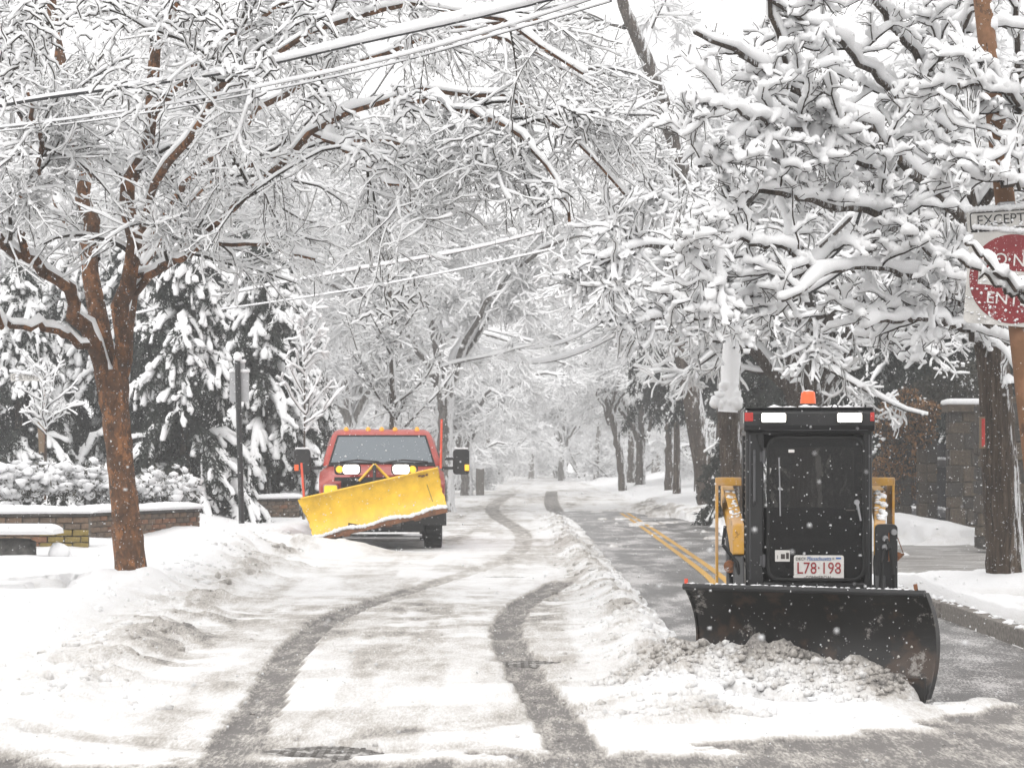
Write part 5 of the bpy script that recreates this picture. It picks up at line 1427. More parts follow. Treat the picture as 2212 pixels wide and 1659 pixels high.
# loader arms
for s in (-1, 1):
    ar = empty("loader_arm", (s * 0.5, 0, 0)); ar.parent = skid
    prof = [(1.65, 1.26), (1.45, 1.29), (0.55, 1.235), (0.06, 1.055), (0.0, 1.03), (0.0, 0.84), (0.10, 0.80), (0.30, 0.95), (0.7, 1.10), (1.65, 1.12)]
    ub = MB().prism_x(prof, -0.036, 0.036); ub.v = [(x - s * 0.055 * max(0.0, 1 - y / 0.6), y, z) for x, y, z in ub.v]
    ub.build("upper_beam", "skid_yellow", ar, bevel=0.008)
    MB().prism_x([(0.02, 0.84), (0.09, 0.80), (-0.10, 0.35), (-0.22, 0.18), (-0.33, 0.2), (-0.24, 0.42)], -s * 0.055 - 0.034, -s * 0.055 + 0.034).build("lower_leg", "black_metal", ar, bevel=0.008)
    MB().prism_x([(0.50, 0.55), (0.95, 0.55), (0.95, 1.32), (0.50, 1.32)], s * 0.075 - 0.008, s * 0.075 + 0.008).build("outer_post", "skid_yellow", ar, bevel=0.003)
    MB().prism_x([(0.50, 0.55), (0.53, 0.55), (0.53, 1.32), (0.50, 1.32)], s * -0.06, s * 0.083).build("post_flange", "skid_yellow", ar, bevel=0.003) if s > 5 else None
    MB().box(-0.07, 0.085, 0.50, 0.62, 1.27, 1.325).build("tower_cap", "skid_yellow", ar, bevel=0.006)
    MB().bar((-s * 0.005, -0.04, 0.60), (-s * 0.005, 0.5, 1.0), 0.028, 10).build("cylinder", "black_metal", ar)
    MB().bar((0, -0.012, 0.76), (0, 0.10, 0.76), 0.04, 10).build("pivot", "rust", ar)
    ga = np.random.default_rng(40 + s); ty = ga.uniform(0.05, 0.55, 40); V, T = lumps(np.c_[ga.uniform(-0.03, 0.03, 40) - s * 0.055 * (1 - ty / 0.6), ty, 1.055 + 0.365 * (ty - 0.06)], ga.uniform(0.008, 0.032 if s > 0 else 0.018, 40), 5, False, 0.5, 0.4); tag(obj("snow_patch", np_mesh("snow_patch", V, T=T), "snow", ar), kind="stuff")
    MB().path([(s * 0.03, -0.02, 1.02), (s * 0.045, -0.03, 0.90), (-s * 0.05, -0.05, 0.78), (-s * 0.06, -0.05, 0.6)], 0.012, 6).build("hose", "black_rubber", ar)
hp = empty("hydraulic_block", (0.47, -0.04, 0)); hp.parent = skid
MB().prism_y(rrect(-0.055, 0.085, 0.55, 1.035, 0.03, 4), -0.02, 0.05).build("plate", "black_metal", hp, bevel=0.004)
for cx_, cz_ in ((0.060, 0.985), (0.005, 0.945), (0.003, 0.89)):
    MB().bar((cx_, -0.02, cz_), (cx_, -0.075, cz_), 0.019, 12).bar((cx_, -0.06, cz_), (cx_, -0.09, cz_), 0.013, 10).build("coupler", "grey_metal", hp)
MB().path([(0.01, -0.08, 0.94), (0.03, -0.13, 0.88), (0.05, -0.12, 0.72), (0.06, -0.06, 0.58)], 0.012, 8).build("hose", "black_rubber", hp)
MB().path([(0.0, -0.08, 0.885), (-0.02, -0.12, 0.80), (-0.03, -0.10, 0.62)], 0.011, 8).build("hose", "black_rubber", hp)
MB().path([(0.085, -0.01, 0.95), (0.11, -0.02, 0.88), (0.125, -0.01, 0.84)], 0.003, 5).prism_y([(0.085, 0.80), (0.13, 0.845), (0.085, 0.86)], -0.02, 0.0).build("cap_chain", "rust", hp)
MB().path([(0.03, -0.022, 0.98), (0.03, -0.03, 0.80)], 0.004, 5).build("rust_streak", "rust", hp)
# blade
mid = (BL_A + BL_B) / 2; BW = float(np.linalg.norm(BL_B - BL_A)); yaw = math.atan2(bl_t[1], bl_t[0])
Rm = Matrix.Rotation(math.radians(4), 4, 'Z'); lm_ = Rm @ Vector((mid[0] - SX, mid[1] - SY, 0))
bd = empty("dozer_blade", tuple(lm_), yaw + math.radians(4)); bd.parent = skid
HB = 0.655; pr = []
for i in range(19):
    t = i / 18
    z_ = 0.02 + (HB - 0.02) * t
    y_ = 0.155 * (1 - ((t - 0.5) / 0.5) ** 2) * 1.0 + 0.02 * (1 - t) - 0.075 * max(0, t - 0.75) ** 1.2
    pr.append((y_, z_))
rings = []
for j in range(25):
    x = -BW / 2 + BW * j / 24
    rings.append([(x, y_ + 0.004 * math.sin(j * 1.7 + z_ * 9), z_) for y_, z_ in pr] + [(x, y_ + 0.016, z_) for y_, z_ in reversed(pr)])
MB().loft(rings).build("moldboard", "blade_black", bd, smooth=True)
MB().bar((-BW / 2 - 0.005, pr[-1][0] - 0.004, HB - 0.004), (BW / 2 + 0.005, pr[-1][0] - 0.004, HB - 0.004), 0.021, 10).build("top_tube", "black_metal", bd)
for s in (-1, 1):
    pp = [(y_ - 0.012, z_) for y_, z_ in pr] + [(y_ + 0.055, z_) for y_, z_ in reversed(pr)]
    MB().prism_x(pp, s * BW / 2 - 0.008, s * BW / 2 + 0.008).build("end_plate", "blade_black", bd, bevel=0.003)
MB().box(-BW / 2, BW / 2, pr[0][0] - 0.022, pr[0][0] + 0.0, 0.004, 0.15).build("cutting_edge", "blade_black", bd, bevel=0.004)
for k_ in range(7):
    xk = -BW / 2 + 0.12 + k_ * (BW - 0.24) / 6
    MB().bar((xk, pr[0][0] - 0.032, 0.10), (xk, pr[0][0] - 0.015, 0.10), 0.014, 8).build("edge_bolt", "black_metal", bd)
for x in (-0.5, -0.17, 0.17, 0.5):
    MB().prism_x([(0.05, 0.06), (0.14, 0.18), (0.172, 0.33), (0.15, 0.48), (0.06, 0.61), (0.14, 0.62), (0.27, 0.5), (0.27, 0.12)], x - 0.012, x + 0.012).build("rib", "black_metal", bd)
MB().box(-0.35, 0.35, 0.20, 0.42, 0.18, 0.42).build("mount", "black_metal", bd, bevel=0.02)
mk = MB().bar((-BW / 2 + 0.01, pr[-1][0], HB + 0.01), (-BW / 2 + 0.01, pr[-1][0], HB + 0.045), 0.012, 8)
mk.build("edge_marker", "marker_orange", bd)
MB().bar((BW / 2 - 0.05, pr[-1][0], HB), (BW / 2 - 0.053, pr[-1][0] - 0.01, HB + 0.05), 0.013, 8).build("edge_stub", "rust", bd)
gg = np.random.default_rng(91); nn = 130
tt = gg.uniform(0, BW - 0.1, nn); zz_ = np.clip(gg.beta(2, 3, nn) * 0.55, 0.05, 0.6)
yy_ = np.interp(zz_, [p[1] for p in pr], [p[0] for p in pr])
V, T = lumps(np.c_[tt - BW / 2 + 0.05, yy_ - 0.001, zz_], 0.0015 + 0.009 * gg.uniform(0, 1, nn) ** 3, 15, False, 1.0, 0.4); 
tag(obj("stuck_snow", np_mesh("stuck_snow", V, T=T), "snow_slush", bd), kind="stuff")
sv = np.c_[gg.uniform(-BW / 2, BW / 2, 90), np.full(90, pr[-1][0]), np.full(90, HB + 0.017)]
V, T = lumps(sv, gg.uniform(0.006, 0.018, 90), 16, False, 0.35, 0.3); tag(obj("rim_snow", np_mesh("rim_snow", V, T=T), "snow", bd), kind="stuff")

# ------------------------------------------------------------------ walls, gate posts, fences
def jit_box(name, w, d, h, seed, amp=0.012, bev=0.008):
    """a box with uneven corners, as a mesh to be shared"""
    r_ = random.Random(seed)
    bm = bmesh.new(); bmesh.ops.create_cube(bm, size=1.0)
    bmesh.ops.bevel(bm, geom=list(bm.edges), offset=bev / max(h, 0.05), segments=1, affect='EDGES')
    for v in bm.verts:
        v.co = Vector((v.co.x * w + r_.uniform(-amp, amp), v.co.y * d + r_.uniform(-amp, amp), v.co.z * h + r_.uniform(-amp, amp)))
    me = bpy.data.meshes.new(name); bm.to_mesh(me); bm.free()
    return me

brick_meshes = {}
def brick_me(mat, i):
    if (mat, i) not in brick_meshes:
        me = jit_box("brick", 0.208, 0.10, 0.066, i * 7 + hash(mat) % 5, 0.004, 0.005); me.materials.append(MATS[mat]); brick_meshes[(mat, i)] = me
    return brick_meshes[(mat, i)]

def brick_wall(label, a, b, z0, z1, depth=0.28, moss_from=None, snow=0.11, group=None):
    """wall from a to b (x, y) with single bricks in front of a mortar core"""
    a = Vector((*a, 0)); b = Vector((*b, 0)); L_ = (b - a).length; ang = math.atan2(b.y - a.y, b.x - a.x)
    w = empty("brick_wall", (a.x, a.y, z0), ang); tag(w, label, "wall", group)
    MB().box(0.004, L_ - 0.004, 0.03, depth, 0, z1 - z0 - 0.004).build("core", "mortar", w)
    r_ = random.Random(int(L_ * 100))
    course = 0.078; nc = int((z1 - z0) / course); zc = (z1 - z0) / nc
    for ci in range(nc):
        n = max(1, round(L_ / 0.22)); bw = L_ / n; off = 0.5 if ci % 2 else 0.0
        xs_ = [(-off + k) * bw for k in range(n + (1 if off else 0))]
        for x0 in xs_:
            xa, xb = max(0, x0), min(L_, x0 + bw)
            if xb - xa < 0.05: continue
            xc = (xa + xb) / 2
            mossy = moss_from and xc > moss_from[0] and ci * zc < moss_from[1]
            mat = "brick_moss" if mossy else r_.choice(["brick_a", "brick_a", "brick_b", "brick_b", "brick_c"])
            o = bpy.data.objects.new("brick", brick_me(mat, r_.randrange(3))); link(o, w)
            o.location = (xc, 0.05 + r_.uniform(-0.006, 0.006) - (0.03 if mossy else 0), (ci + 0.5) * zc); o.scale = ((xb - xa - 0.012) / 0.208, 1, (zc - 0.010) / 0.066)
    MB().box(-0.02, L_ + 0.02, -0.03, depth + 0.03, z1 - z0, z1 - z0 + 0.05).build("coping", "stone_c", w, bevel=0.008)
    n = int(L_ / 0.05) + 2; prof = []
    rings = []
    for k in range(n + 1):
        x = -0.05 + (L_ + 0.10) * k / n; e_ = min(1, min(k, n - k) / 2.0 + 0.35); h_ = snow * (0.9 + 0.25 * math.sin(x * 3.1) * 0.4 + r_.uniform(-0.05, 0.05)) * (e_ ** 0.5)
        y0 = -0.06 - 0.012 * math.sin(x * 5); y1 = depth + 0.06; zt = z1 - z0 + 0.045
        rings.append([(x, y0 + 0.02, zt), (x, y0 - 0.012, zt + h_ * 0.35), (x, y0 + 0.03, zt + h_ * 0.85), (x, (y0 + y1) / 2, zt + h_ * 1.08), (x, y1 - 0.03, zt + h_ * 0.85), (x, y1 + 0.01, zt + h_ * 0.35), (x, y1 - 0.02, zt)])
    MB().loft(rings).build("snow_cap", "snow", w, smooth=True)
    return w

p_ = lambda u, y: (at_u(u, y), y)
brick_wall("brick wall at the left edge ending in a mossy yellow pier", p_(-60, 33.6), p_(192, 33.8), 0.05, 0.66, moss_from=(0.98, 0.42))
brick_wall("low brick wall under the snowy hedge, right and left of the orange-barked trunk", p_(200, 36.0), p_(432, 39.2), 0.05, 0.62)
brick_wall("far low brick wall behind the dark signpost", p_(432, 48.5), p_(648, 50.5), 0.20, 0.60, snow=0.10)

# stone trough by the wall
tr_ = empty("stone_block", (at_u(30, 31.5), 31.5, 0.1)); tag(tr_, "rough grey stone block with a thick snow slab on top at the left edge", "stone block")
bm = bmesh.new(); bmesh.ops.create_grid(bm, x_segments=1, y_segments=1); bm.free()
Vb, Tb = lumps(np.array([[0, 0, 0.2]]), np.array([0.34]), 44, True, 0.75, 0.12)
Vb = np.sign(Vb - [0, 0, .2]) * np.abs(Vb - [0, 0, .2]) ** 0.55 * np.array([0.72, 0.45, 0.42]) * 0.78 + [0, 0, .2]
obj("block", np_mesh("block", Vb, T=Tb, smooth=False), "rock_grey", tr_)
rings = []
for k in range(25):
    x = -0.56 + 1.12 * k / 24; e_ = min(1, min(k, 24 - k) / 2.5 + 0.3) ** 0.5
    rings.append([(x, -0.36, 0.40), (x, -0.40, 0.40 + 0.05 * e_), (x, -0.33, 0.40 + 0.11 * e_), (x, 0, 0.40 + 0.13 * e_), (x, 0.33, 0.40 + 0.11 * e_), (x, 0.38, 0.40)])
MB().loft(rings).build("snow_slab", "snow", tr_, smooth=True)
V, T = lumps(np.array([[0.58, -0.1, 0.16], [0.66, -0.05, 0.1]]), np.array([0.12, 0.10]), 2, True, 0.9, 0.1); obj("snow_lump", np_mesh("snow_lump", V, T=T), "snow", tr_)

# stone gate posts with single stones
stone_me = []
for i in range(9):
    me = jit_box("stone", 1, 1, 1, 300 + i, 0.03, 0.05)
    me.materials.append(MATS[("stone_a", "stone_b", "stone_c")[i % 3]]); stone_me.append(me)

def gate_post(label, u, y, w, h, z0, cap=True, seed=1):
    g_ = random.Random(seed)
    t = empty("gate_post", (at_u(u, y), y, z0)); tag(t, label, "gate post", "stone gate posts on the right")
    MB().box(-w / 2 + 0.03, w / 2 - 0.03, -w / 2 + 0.03, w / 2 - 0.03, 0, h).build("core", "mortar", t)
    z = 0
    while z < h - 0.05:
        hh = min(g_.uniform(0.15, 0.30), h - z); sp = g_.uniform(-0.15, 0.15) * w
        for sx in (-1, 1):
            for sy in (-1, 1):
                x0, x1 = (-w / 2, sp) if sx < 0 else (sp, w / 2)
                s2 = g_.uniform(-0.1, 0.1) * w; y0, y1 = (-w / 2, s2) if sy < 0 else (s2, w / 2)
                o = bpy.data.objects.new("stone", g_.choice(stone_me)); link(o, t)
                o.location = ((x0 + x1) / 2 + sx * g_.uniform(0, 0.02), (y0 + y1) / 2 + sy * g_.uniform(0, 0.02), z + hh / 2); o.scale = (x1 - x0 - 0.014, y1 - y0 - 0.014, hh - 0.016)
        z += hh
    if cap:
        MB().box(-w / 2 - 0.07, w / 2 + 0.07, -w / 2 - 0.07, w / 2 + 0.07, h, h + 0.13).build("cap_stone", "stone_b", t, bevel=0.02)
        MB().loft([[(k * (w / 2 + e_), q * (w / 2 + e_), z_) for k, q in ((-1, -1), (0, -1.03), (1, -1), (1.03, 0), (1, 1), (0, 1.03), (-1, 1), (-1.03, 0))] for e_, z_ in ((0.05, h + 0.128), (0.085, h + 0.16), (0.07, h + 0.21), (0.0, h + 0.235))]).build("snow_cap", "snow", t, bevel=0.01, smooth=True)
    return t
gate_post("tall stone gate post with flat cap and snow slab, right of the skid steer", 2082, 44.0, 0.54, 2.16, 0.10, seed=3)
gate_post("stone post wrapped in rusty creeper, nearer the skid steer", 2002, 45.0, 0.32, 1.75, 0.12, cap=False, seed=5)
gate_post("narrow stone post beside the skid steer's right arm", 1947, 45.6, 0.32, 1.75, 0.15, cap=False, seed=8)
gate_post("stone post half hidden behind the trunk at the right edge", 2150, 38.5, 0.55, 2.2, 0.06, cap=False, seed=13)
gate_post("stone post at the right edge behind the brown utility pole", 2215, 33.0, 0.6, 2.2, 0.06, cap=False, seed=17)

def iron_fence(label, a, b, z0, z1, n, post=None):
    a = Vector((*a, 0)); b = Vector((*b, 0)); L_ = (b - a).length; ang = math.atan2(b.y - a.y, b.x - a.x)
    f = empty("iron_fence", (a.x, a.y, z0), ang); tag(f, label, "fence", "iron fence panels between the stone posts")
    H_ = z1 - z0
    for i, zr in enumerate((0.14, H_ - 0.16)):
        o = MB().box(0, L_, -0.03, 0.03, zr, zr + 0.13).build("rail", "iron_grey", f, bevel=0.006)
        V, T = lumps(np.array([[x, 0, zr + 0.15] for x in np.arange(0.04, L_, 0.06)]), np.full(len(np.arange(0.04, L_, 0.06)), 0.042), 3 + i, False, 0.7, 0.25)
        tag(obj("snow_on_rail", np_mesh("snow_on_rail", V, T=T), "snow", f), kind="stuff")
    me = MB().box(-0.011, 0.011, -0.011, 0.011, -0.05, H_ + 0.22).add([(-0.011, -0.011, H_ + 0.22), (0.011, -0.011, H_ + 0.22), (0.011, 0.011, H_ + 0.22), (-0.011, 0.011, H_ + 0.22), (0, 0, H_ + 0.28)], [(0, 1, 4), (1, 2, 4), (2, 3, 4), (3, 0, 4)])
    first = me.build("bar", "iron", f); first.location.x = L_ * 0.5 / n
    for i in range(1, n):
        o = first.copy(); col.objects.link(o); o.parent = f; o.location.x = L_ * (i + 0.5) / n
    return f
iron_fence("black iron fence panel left of the capped stone gate post", p_(2020, 46.6), p_(2048, 44.4), 0.25, 1.45, 16)
iron_fence("black iron gate panel between the capped post and the tree trunk", p_(2115, 43.2), p_(2145, 39.0), 0.1, 1.5, 16)
iron_fence("low stretch of iron fence right beside the skid steer", p_(1955, 50.2), p_(1990, 48.2), 0.2, 1.1, 14)

# rusty creeper hanging on the posts
def leaf_mass(C, Rr, n, ln, w, seed, hang=0.5):
    g_ = np.random.default_rng(seed); k = g_.integers(0, len(C), n)
    d = g_.normal(size=(n, 3)); d /= np.linalg.norm(d, axis=1, keepdims=True)
    p = C[k] + d * (Rr[k] * g_.uniform(0.45, 1.0, n) ** 0.5)[:, None]
    a = g_.normal(size=(n, 3)) + np.array([0, 0, -hang * 2]); a /= np.linalg.norm(a, axis=1, keepdims=True)
    s_ = np.cross(a, g_.normal(size=(n, 3))); s_ /= np.linalg.norm(s_, axis=1, keepdims=True)
    L_ = ln * g_.uniform(0.6, 1.3, (n, 1)); W_ = w * g_.uniform(0.6, 1.3, (n, 1))
    V = np.stack([p, p + a * L_ * 0.5 + s_ * W_, p + a * L_, p + a * L_ * 0.5 - s_ * W_], 1).reshape(-1, 3)
    return V, np.arange(len(V)).reshape(-1, 4)
def creeper(label, blobs, n, seed, mat="leaf_rust", snow=None):
    C = np.array([P(u, v, y) for u, v, y, r in blobs]); Rr = np.array([r for *_, r in blobs])
    root = empty("creeper", (C[0][0], C[0][1], 0.1)); tag(root, label, "creeper", "rusty creepers on the stone posts")
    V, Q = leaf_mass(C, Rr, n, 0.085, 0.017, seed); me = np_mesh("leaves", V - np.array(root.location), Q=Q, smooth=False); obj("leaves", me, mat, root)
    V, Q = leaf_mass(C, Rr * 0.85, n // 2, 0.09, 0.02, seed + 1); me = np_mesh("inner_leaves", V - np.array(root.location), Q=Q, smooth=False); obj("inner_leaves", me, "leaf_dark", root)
    stem = MB()
    for c_, r_ in zip(C, Rr):
        for k in range(3):
            a = c_ - np.array(root.location); stem.bar((a[0] + 0.05 * k - .05, a[1], max(0.0, a[2] - r_ * 1.6)), tuple(a), 0.012, 5, 0.006)
    tag(stem.build("stems", "bark_brown", root), kind="stuff")
    if snow:
        pts = np.array([P(u, v, y) for u, v, y, r in snow]) - np.array(root.location); rs = np.array([r for *_, r in snow])
        g_ = np.random.default_rng(seed + 5); pts = np.concatenate([pts + g_.normal(0, 1, pts.shape) * rs[:, None] * 0.9 for _ in range(7)]); rs = np.tile(rs, 7) * g_.uniform(0.35, 0.8, len(pts))
        V, T = lumps(pts, rs, seed, False, 0.7, 0.35); tag(obj("snow_load", np_mesh("snow_load", V, T=T), "snow", root), kind="stuff")
creeper("rusty brown creeper with snow on its shoulder, right against the skid steer's cab", [(1915, 905, 45.3, .32), (1930, 950, 45.4, .30), (1918, 1010, 45.5, .32), (1950, 1000, 45.5, .3), (1925, 1075, 45.6, .25), (1890, 1030, 46, .3), (1960, 870, 46, .3), (1945, 900, 45.4, .26), (1935, 1050, 45.6, .22)], 3600, 61, snow=[(1905, 885, 45.2, .12), (1915, 868, 45.2, .11), (1896, 905, 45.2, .07), (1900, 940, 45.2, .06), (1893, 965, 45.2, .05)])
creeper("rusty brown creeper on the post left of the capped gate post", [(1975, 900, 44.9, .28), (1992, 935, 44.9, .26), (1975, 1000, 46.3, .26), (2010, 1010, 46.3, .16), (1965, 950, 46.6, .22), (1970, 1050, 46.6, .18), (2005, 890, 44.9, .22)], 3200, 71, snow=[(1958, 900, 46.2, .08), (1968, 880, 46.2, .09), (1985, 872, 46.2, .07), (1952, 930, 46.2, .05)])
creeper("dark twiggy shrub above the capped gate post", [(2040, 830, 47, .35), (2090, 820, 47, .4), (2000, 850, 47, .3)], 2600, 81, mat="leaf_dark", snow=[(2030, 800, 46.7, .06), (2075, 790, 46.7, .06)])

# snow-capped hedge on the left wall
def hedge(label, pts, seed, n, r0):
    g_ = np.random.default_rng(seed); pts = np.array(pts); root = empty("hedge", (pts[0][0], pts[0][1], 0.55)); tag(root, label, "hedge", "snow-covered hedges on the left")
    t = g_.uniform(0, len(pts) - 1.001, n); k = t.astype(int); f = (t - k)[:, None]; c = pts[k] * (1 - f) + pts[k + 1] * f
    c = c + g_.normal(0, 1, c.shape) * np.array([0.12, 0.30, 0.11])
    V, Q = leaf_mass(c - [0, 0, 0.06], np.full(n, 0.19), 2200, 0.09, 0.012, seed, 0.0); obj("leaves", np_mesh("leaves", V - np.array(root.location), Q=Q, smooth=False), "leaf_dark", root)
    V, T = lumps(c, r0 * g_.uniform(0.4, 1.5, n), seed, False, 0.6, 0.6); tag(obj("snow_load", np_mesh("snow_load", V - np.array(root.location), T=T), "snow", root), kind="stuff")
hedge("rounded hedge buried in snow on the low wall right of the orange-barked trunk", [P(300, 1055, 39), P(350, 1050, 39.5), P(400, 1055, 40)], 5, 300, 0.085)
hedge("snow-buried hedge on the low wall left of the orange-barked trunk", [P(-20, 1050, 37), P(60, 1040, 37.5), P(150, 1035, 38), P(240, 1045, 38.5)], 6, 460, 0.085)

# ------------------------------------------------------------------ saplings
def sapling(label, u, v0, y, h, seed, spread, th=0.03, nb=26):
    g_ = np.random.default_rng(seed); b0 = P(u, v0, y); t = empty("sapling", tuple(b0)); tag(t, label, "sapling", "snow-caked saplings")
    c = resample([(0, 0, -0.1), (0.02, 0, h * 0.5), (0.0, 0, h)], 16); r = np.linspace(0.028, 0.008, 16); tk = Acc(); br = Acc(); sn = Acc()
    tk.add(tubes(c[None], r[None], 8)); sn.add(snow_tubes(c[None, 6:], r[None, 6:], 0.02, g_, 5, 0.2, minslope=0.7))
    p1, r1 = spawn(c[None], r[None], nb, 0.40, 0.98, 52, spread, 8, g_, up=0.18, droop=0.03, jit=0.17, rmax=0.012, tip=0.5, taper_len=0.4)
    p2, r2 = spawn(p1, r1, 4, 0.2, 1, 50, spread * 0.35, 5, g_, up=0.08, jit=0.22, rmax=0.007)
    br.add(tubes(p1, r1, 4)); br.add(tubes(p2, r2, 3)); sn.add(snow_tubes(p1, r1, th, g_, 5, 0.2, minslope=0.6)); sn.add(snow_tubes(p2, r2, th * 0.8, g_, 5, 0.2, minslope=0.6))
    obj("trunk", tk.mesh("trunk"), "bark_brown", t); obj("crown", br.mesh("crown"), "bark_twig", t); obj("snow_load", sn.mesh("snow_load"), "snow_twig", t)
sapling("slender sapling thick with snow beside the red truck's left mirror", 656, 1110, 46, 3.6, 3, 1.1, 0.034, 30)
sapling("small bare sapling caked with snow below the street name sign", 97, 1040, 39, 1.75, 8, 0.8, 0.022, 24)
sapling("thin dark sapling between the right roadside trunks", 1500, 1072, 84, 2.8, 11, 0.6, 0.014, 8)

# squat kerbside post far left
po = empty("squat_post", tuple(P(1037, 1058, 96))); tag(po, "squat grey post with a cap of snow at the far left kerb", "post")
MB().prism_z([(x * .16, y * .16) for x, y in ((-1, -1), (1, -1), (1, 1), (-1, 1))], -0.2, 0.82).build("post", "granite", po, bevel=0.02)
V, T = lumps(np.array([[0, 0, 0.86], [0.05, 0, 0.85]]), np.array([0.19, 0.15]), 3, True, 0.55, 0.1); tag(obj("snow_cap", np_mesh("snow_cap", V, T=T), "snow", po), kind="stuff")

# ------------------------------------------------------------------ signs
sp = empty("signpost", tuple(P(522, 1106, 44.5))); tag(sp, "black signpost with grey sign backs turned to the camera, left of the truck", "signpost")
S_ = F / 44.5
MB().bar((0.0, 0, -0.2), (-0.075, 0, (1106 - 776) / S_), 0.052, 12, 0.050).build("post", "black_metal", sp)
zc = (1106 - 833) / S_
def back(x0, x1, z0, z1, nm):
    o = MB().prism_y(rrect(x0, x1, z0, z1, 0.03, 3), -0.07 + 0.14, 0.076).build(nm, "sign_back", sp, bevel=0.001)
    V, T = lumps(np.array([[x, 0.075, z1 + 0.015] for x in np.linspace(x0 + 0.02, x1 - 0.02, 8)]), np.full(8, 0.045), 3, False, 0.9, 0.2); tag(obj("snow_cap", np_mesh("snow_cap", V, T=T), "snow", sp), kind="stuff")
back(-0.225, 0.125, (1106 - 868) / S_, (1106 - 803) / S_, "sign_panel")
back(-0.145, 0.055, (1106 - 800) / S_, (1106 - 782) / S_, "sign_panel")
V, T = lumps(np.array([[-0.075, 0, (1106 - 768) / S_], [-0.07, 0, (1106 - 772) / S_]]), np.array([0.065, 0.075]), 3, True, 0.9, 0.1); tag(obj("snow_cap", np_mesh("snow_cap", V, T=T), "snow", sp), kind="stuff")

D_ = 41.0; S_ = F / D_
nsn = empty("street_name_sign", tuple(P(97, 1040, D_))); tag(nsn, "pale street name sign reading ILTON ST half hidden by snow, left edge", "sign")
MB().bar((0, 0.02, -0.3), (0, 0.02, (1040 - 815) / S_), 0.02, 8).build("post", "rust", nsn)
zc = (1040 - 815) / S_
MB().box(-0.56, 0.02, -0.006, 0.004, zc - 0.062, zc + 0.062).build("panel", "sign_white", nsn, bevel=0.002)
text("lettering", "ILTON ST.", 0.098, (-0.225, -0.008, zc), "ink_dark", nsn, extrude=0.001, xs=0.85)
text("lettering", "G", 0.098, (-0.515, -0.008, zc), "ink_dark", nsn, extrude=0.001, xs=0.85)
V, T = lumps(np.array([[-0.455, -0.02, zc + 0.02], [-0.45, -0.02, zc - 0.03], [-0.435, -0.02, zc + 0.06], [-0.42, -0.02, zc - 0.075]] + [[x, 0, zc + 0.08 + 0.02 * math.sin(9 * x)] for x in np.linspace(-0.54, 0.0, 12)]), np.r_[0.035, 0.035, 0.03, 0.03, np.full(12, 0.05)], 3, False, 0.7, 0.2); tag(obj("snow_cap", np_mesh("snow_cap", V, T=T), "snow", nsn), kind="stuff")
MB().prism_y([(-0.10, 0.45), (0.02, 0.5), (0.03, 1.0), (-0.06, 1.22), (-0.13, 0.95)], 0.03, 0.05).build("brown_board", "brown_panel", nsn)

# leaning brown pole at the right edge with the two signs
D_ = 20.0; S_ = F / D_
pole = empty("utility_pole", tuple(P(2270, 1330, D_))); tag(pole, "leaning brown wooden pole at the right edge carrying the signs", "pole")
p0 = P(2272, 1340, D_); p1 = P(2118, -40, D_); p1b = P(2090, -320, D_); l0 = np.array(pole.location)
c = resample([p0 - l0, p1 - l0, p1b - l0], 24); tkp = Acc(); tkp.add(tubes(c[None], np.linspace(0.095, 0.068, 24)[None], 16, np.random.default_rng(2), 0.012)); obj("shaft", tkp.mesh("shaft"), "pole_wood", pole)
V, T = lumps(np.array([P(2118 + (v + 40) * 0.1116 + 12, v, D_ - 0.02) - l0 for v in np.linspace(20, 420, 26)]), np.random.default_rng(4).uniform(0.02, 0.055, 26), 6, False, 1.3, 0.35); tag(obj("stuck_snow", np_mesh("stuck_snow", V, T=T), "snow", pole), kind="stuff")

dne = empty("do_not_enter_sign", tuple(P(2190, 603, D_ - 0.13))); tag(dne, "square DO NOT ENTER sign with red disc, cut by the right edge", "sign")
dne.rotation_euler = (0, math.radians(4.6), 0)
hw = 0.375
MB().prism_y(rrect(-hw, hw, -hw, hw, 0.045, 4), 0, 0.004).build("panel", "sign_white", dne, bevel=0.001)
MB().prism_y([(0.355 * math.cos(2 * math.pi * i / 48), 0.355 * math.sin(2 * math.pi * i / 48)) for i in range(48)], -0.003, -0.0005).build("red_disc", "sign_red", dne)
MB().box(-0.285, 0.285, -0.006, -0.0035, -0.062, 0.062).build("white_bar", "sign_white", dne)
text("lettering", "DO NOT", 0.135, (0, -0.0065, 0.145), "ink_white", dne, extrude=0.0015, xs=1.0)
text("lettering", "ENTER", 0.135, (0, -0.0065, -0.165), "ink_white", dne, extrude=0.0015, xs=1.05)
gq = np.random.default_rng(17); n = 480
q = gq.uniform(-hw, hw, (n, 2)); q[:, 1] = -hw + (q[:, 1] + hw) * gq.uniform(0.5, 1.0, n)
V, T = lumps(np.c_[q[:, 0], np.full(n, -0.006), q[:, 1]], 0.002 + 0.013 * gq.uniform(0, 1, n) ** 3.5, 7, False, 0.9, 0.4); tag(obj("stuck_snow", np_mesh("stuck_snow", V, T=T), "snow", dne), kind="stuff")
V, T = lumps(np.array([[x, 0.0, hw + 0.012] for x in np.linspace(-hw + 0.03, hw - 0.03, 22)]), np.full(22, 0.034), 8, False, 0.8, 0.2); tag(obj("snow_cap", np_mesh("snow_cap", V, T=T), "snow", dne), kind="stuff")

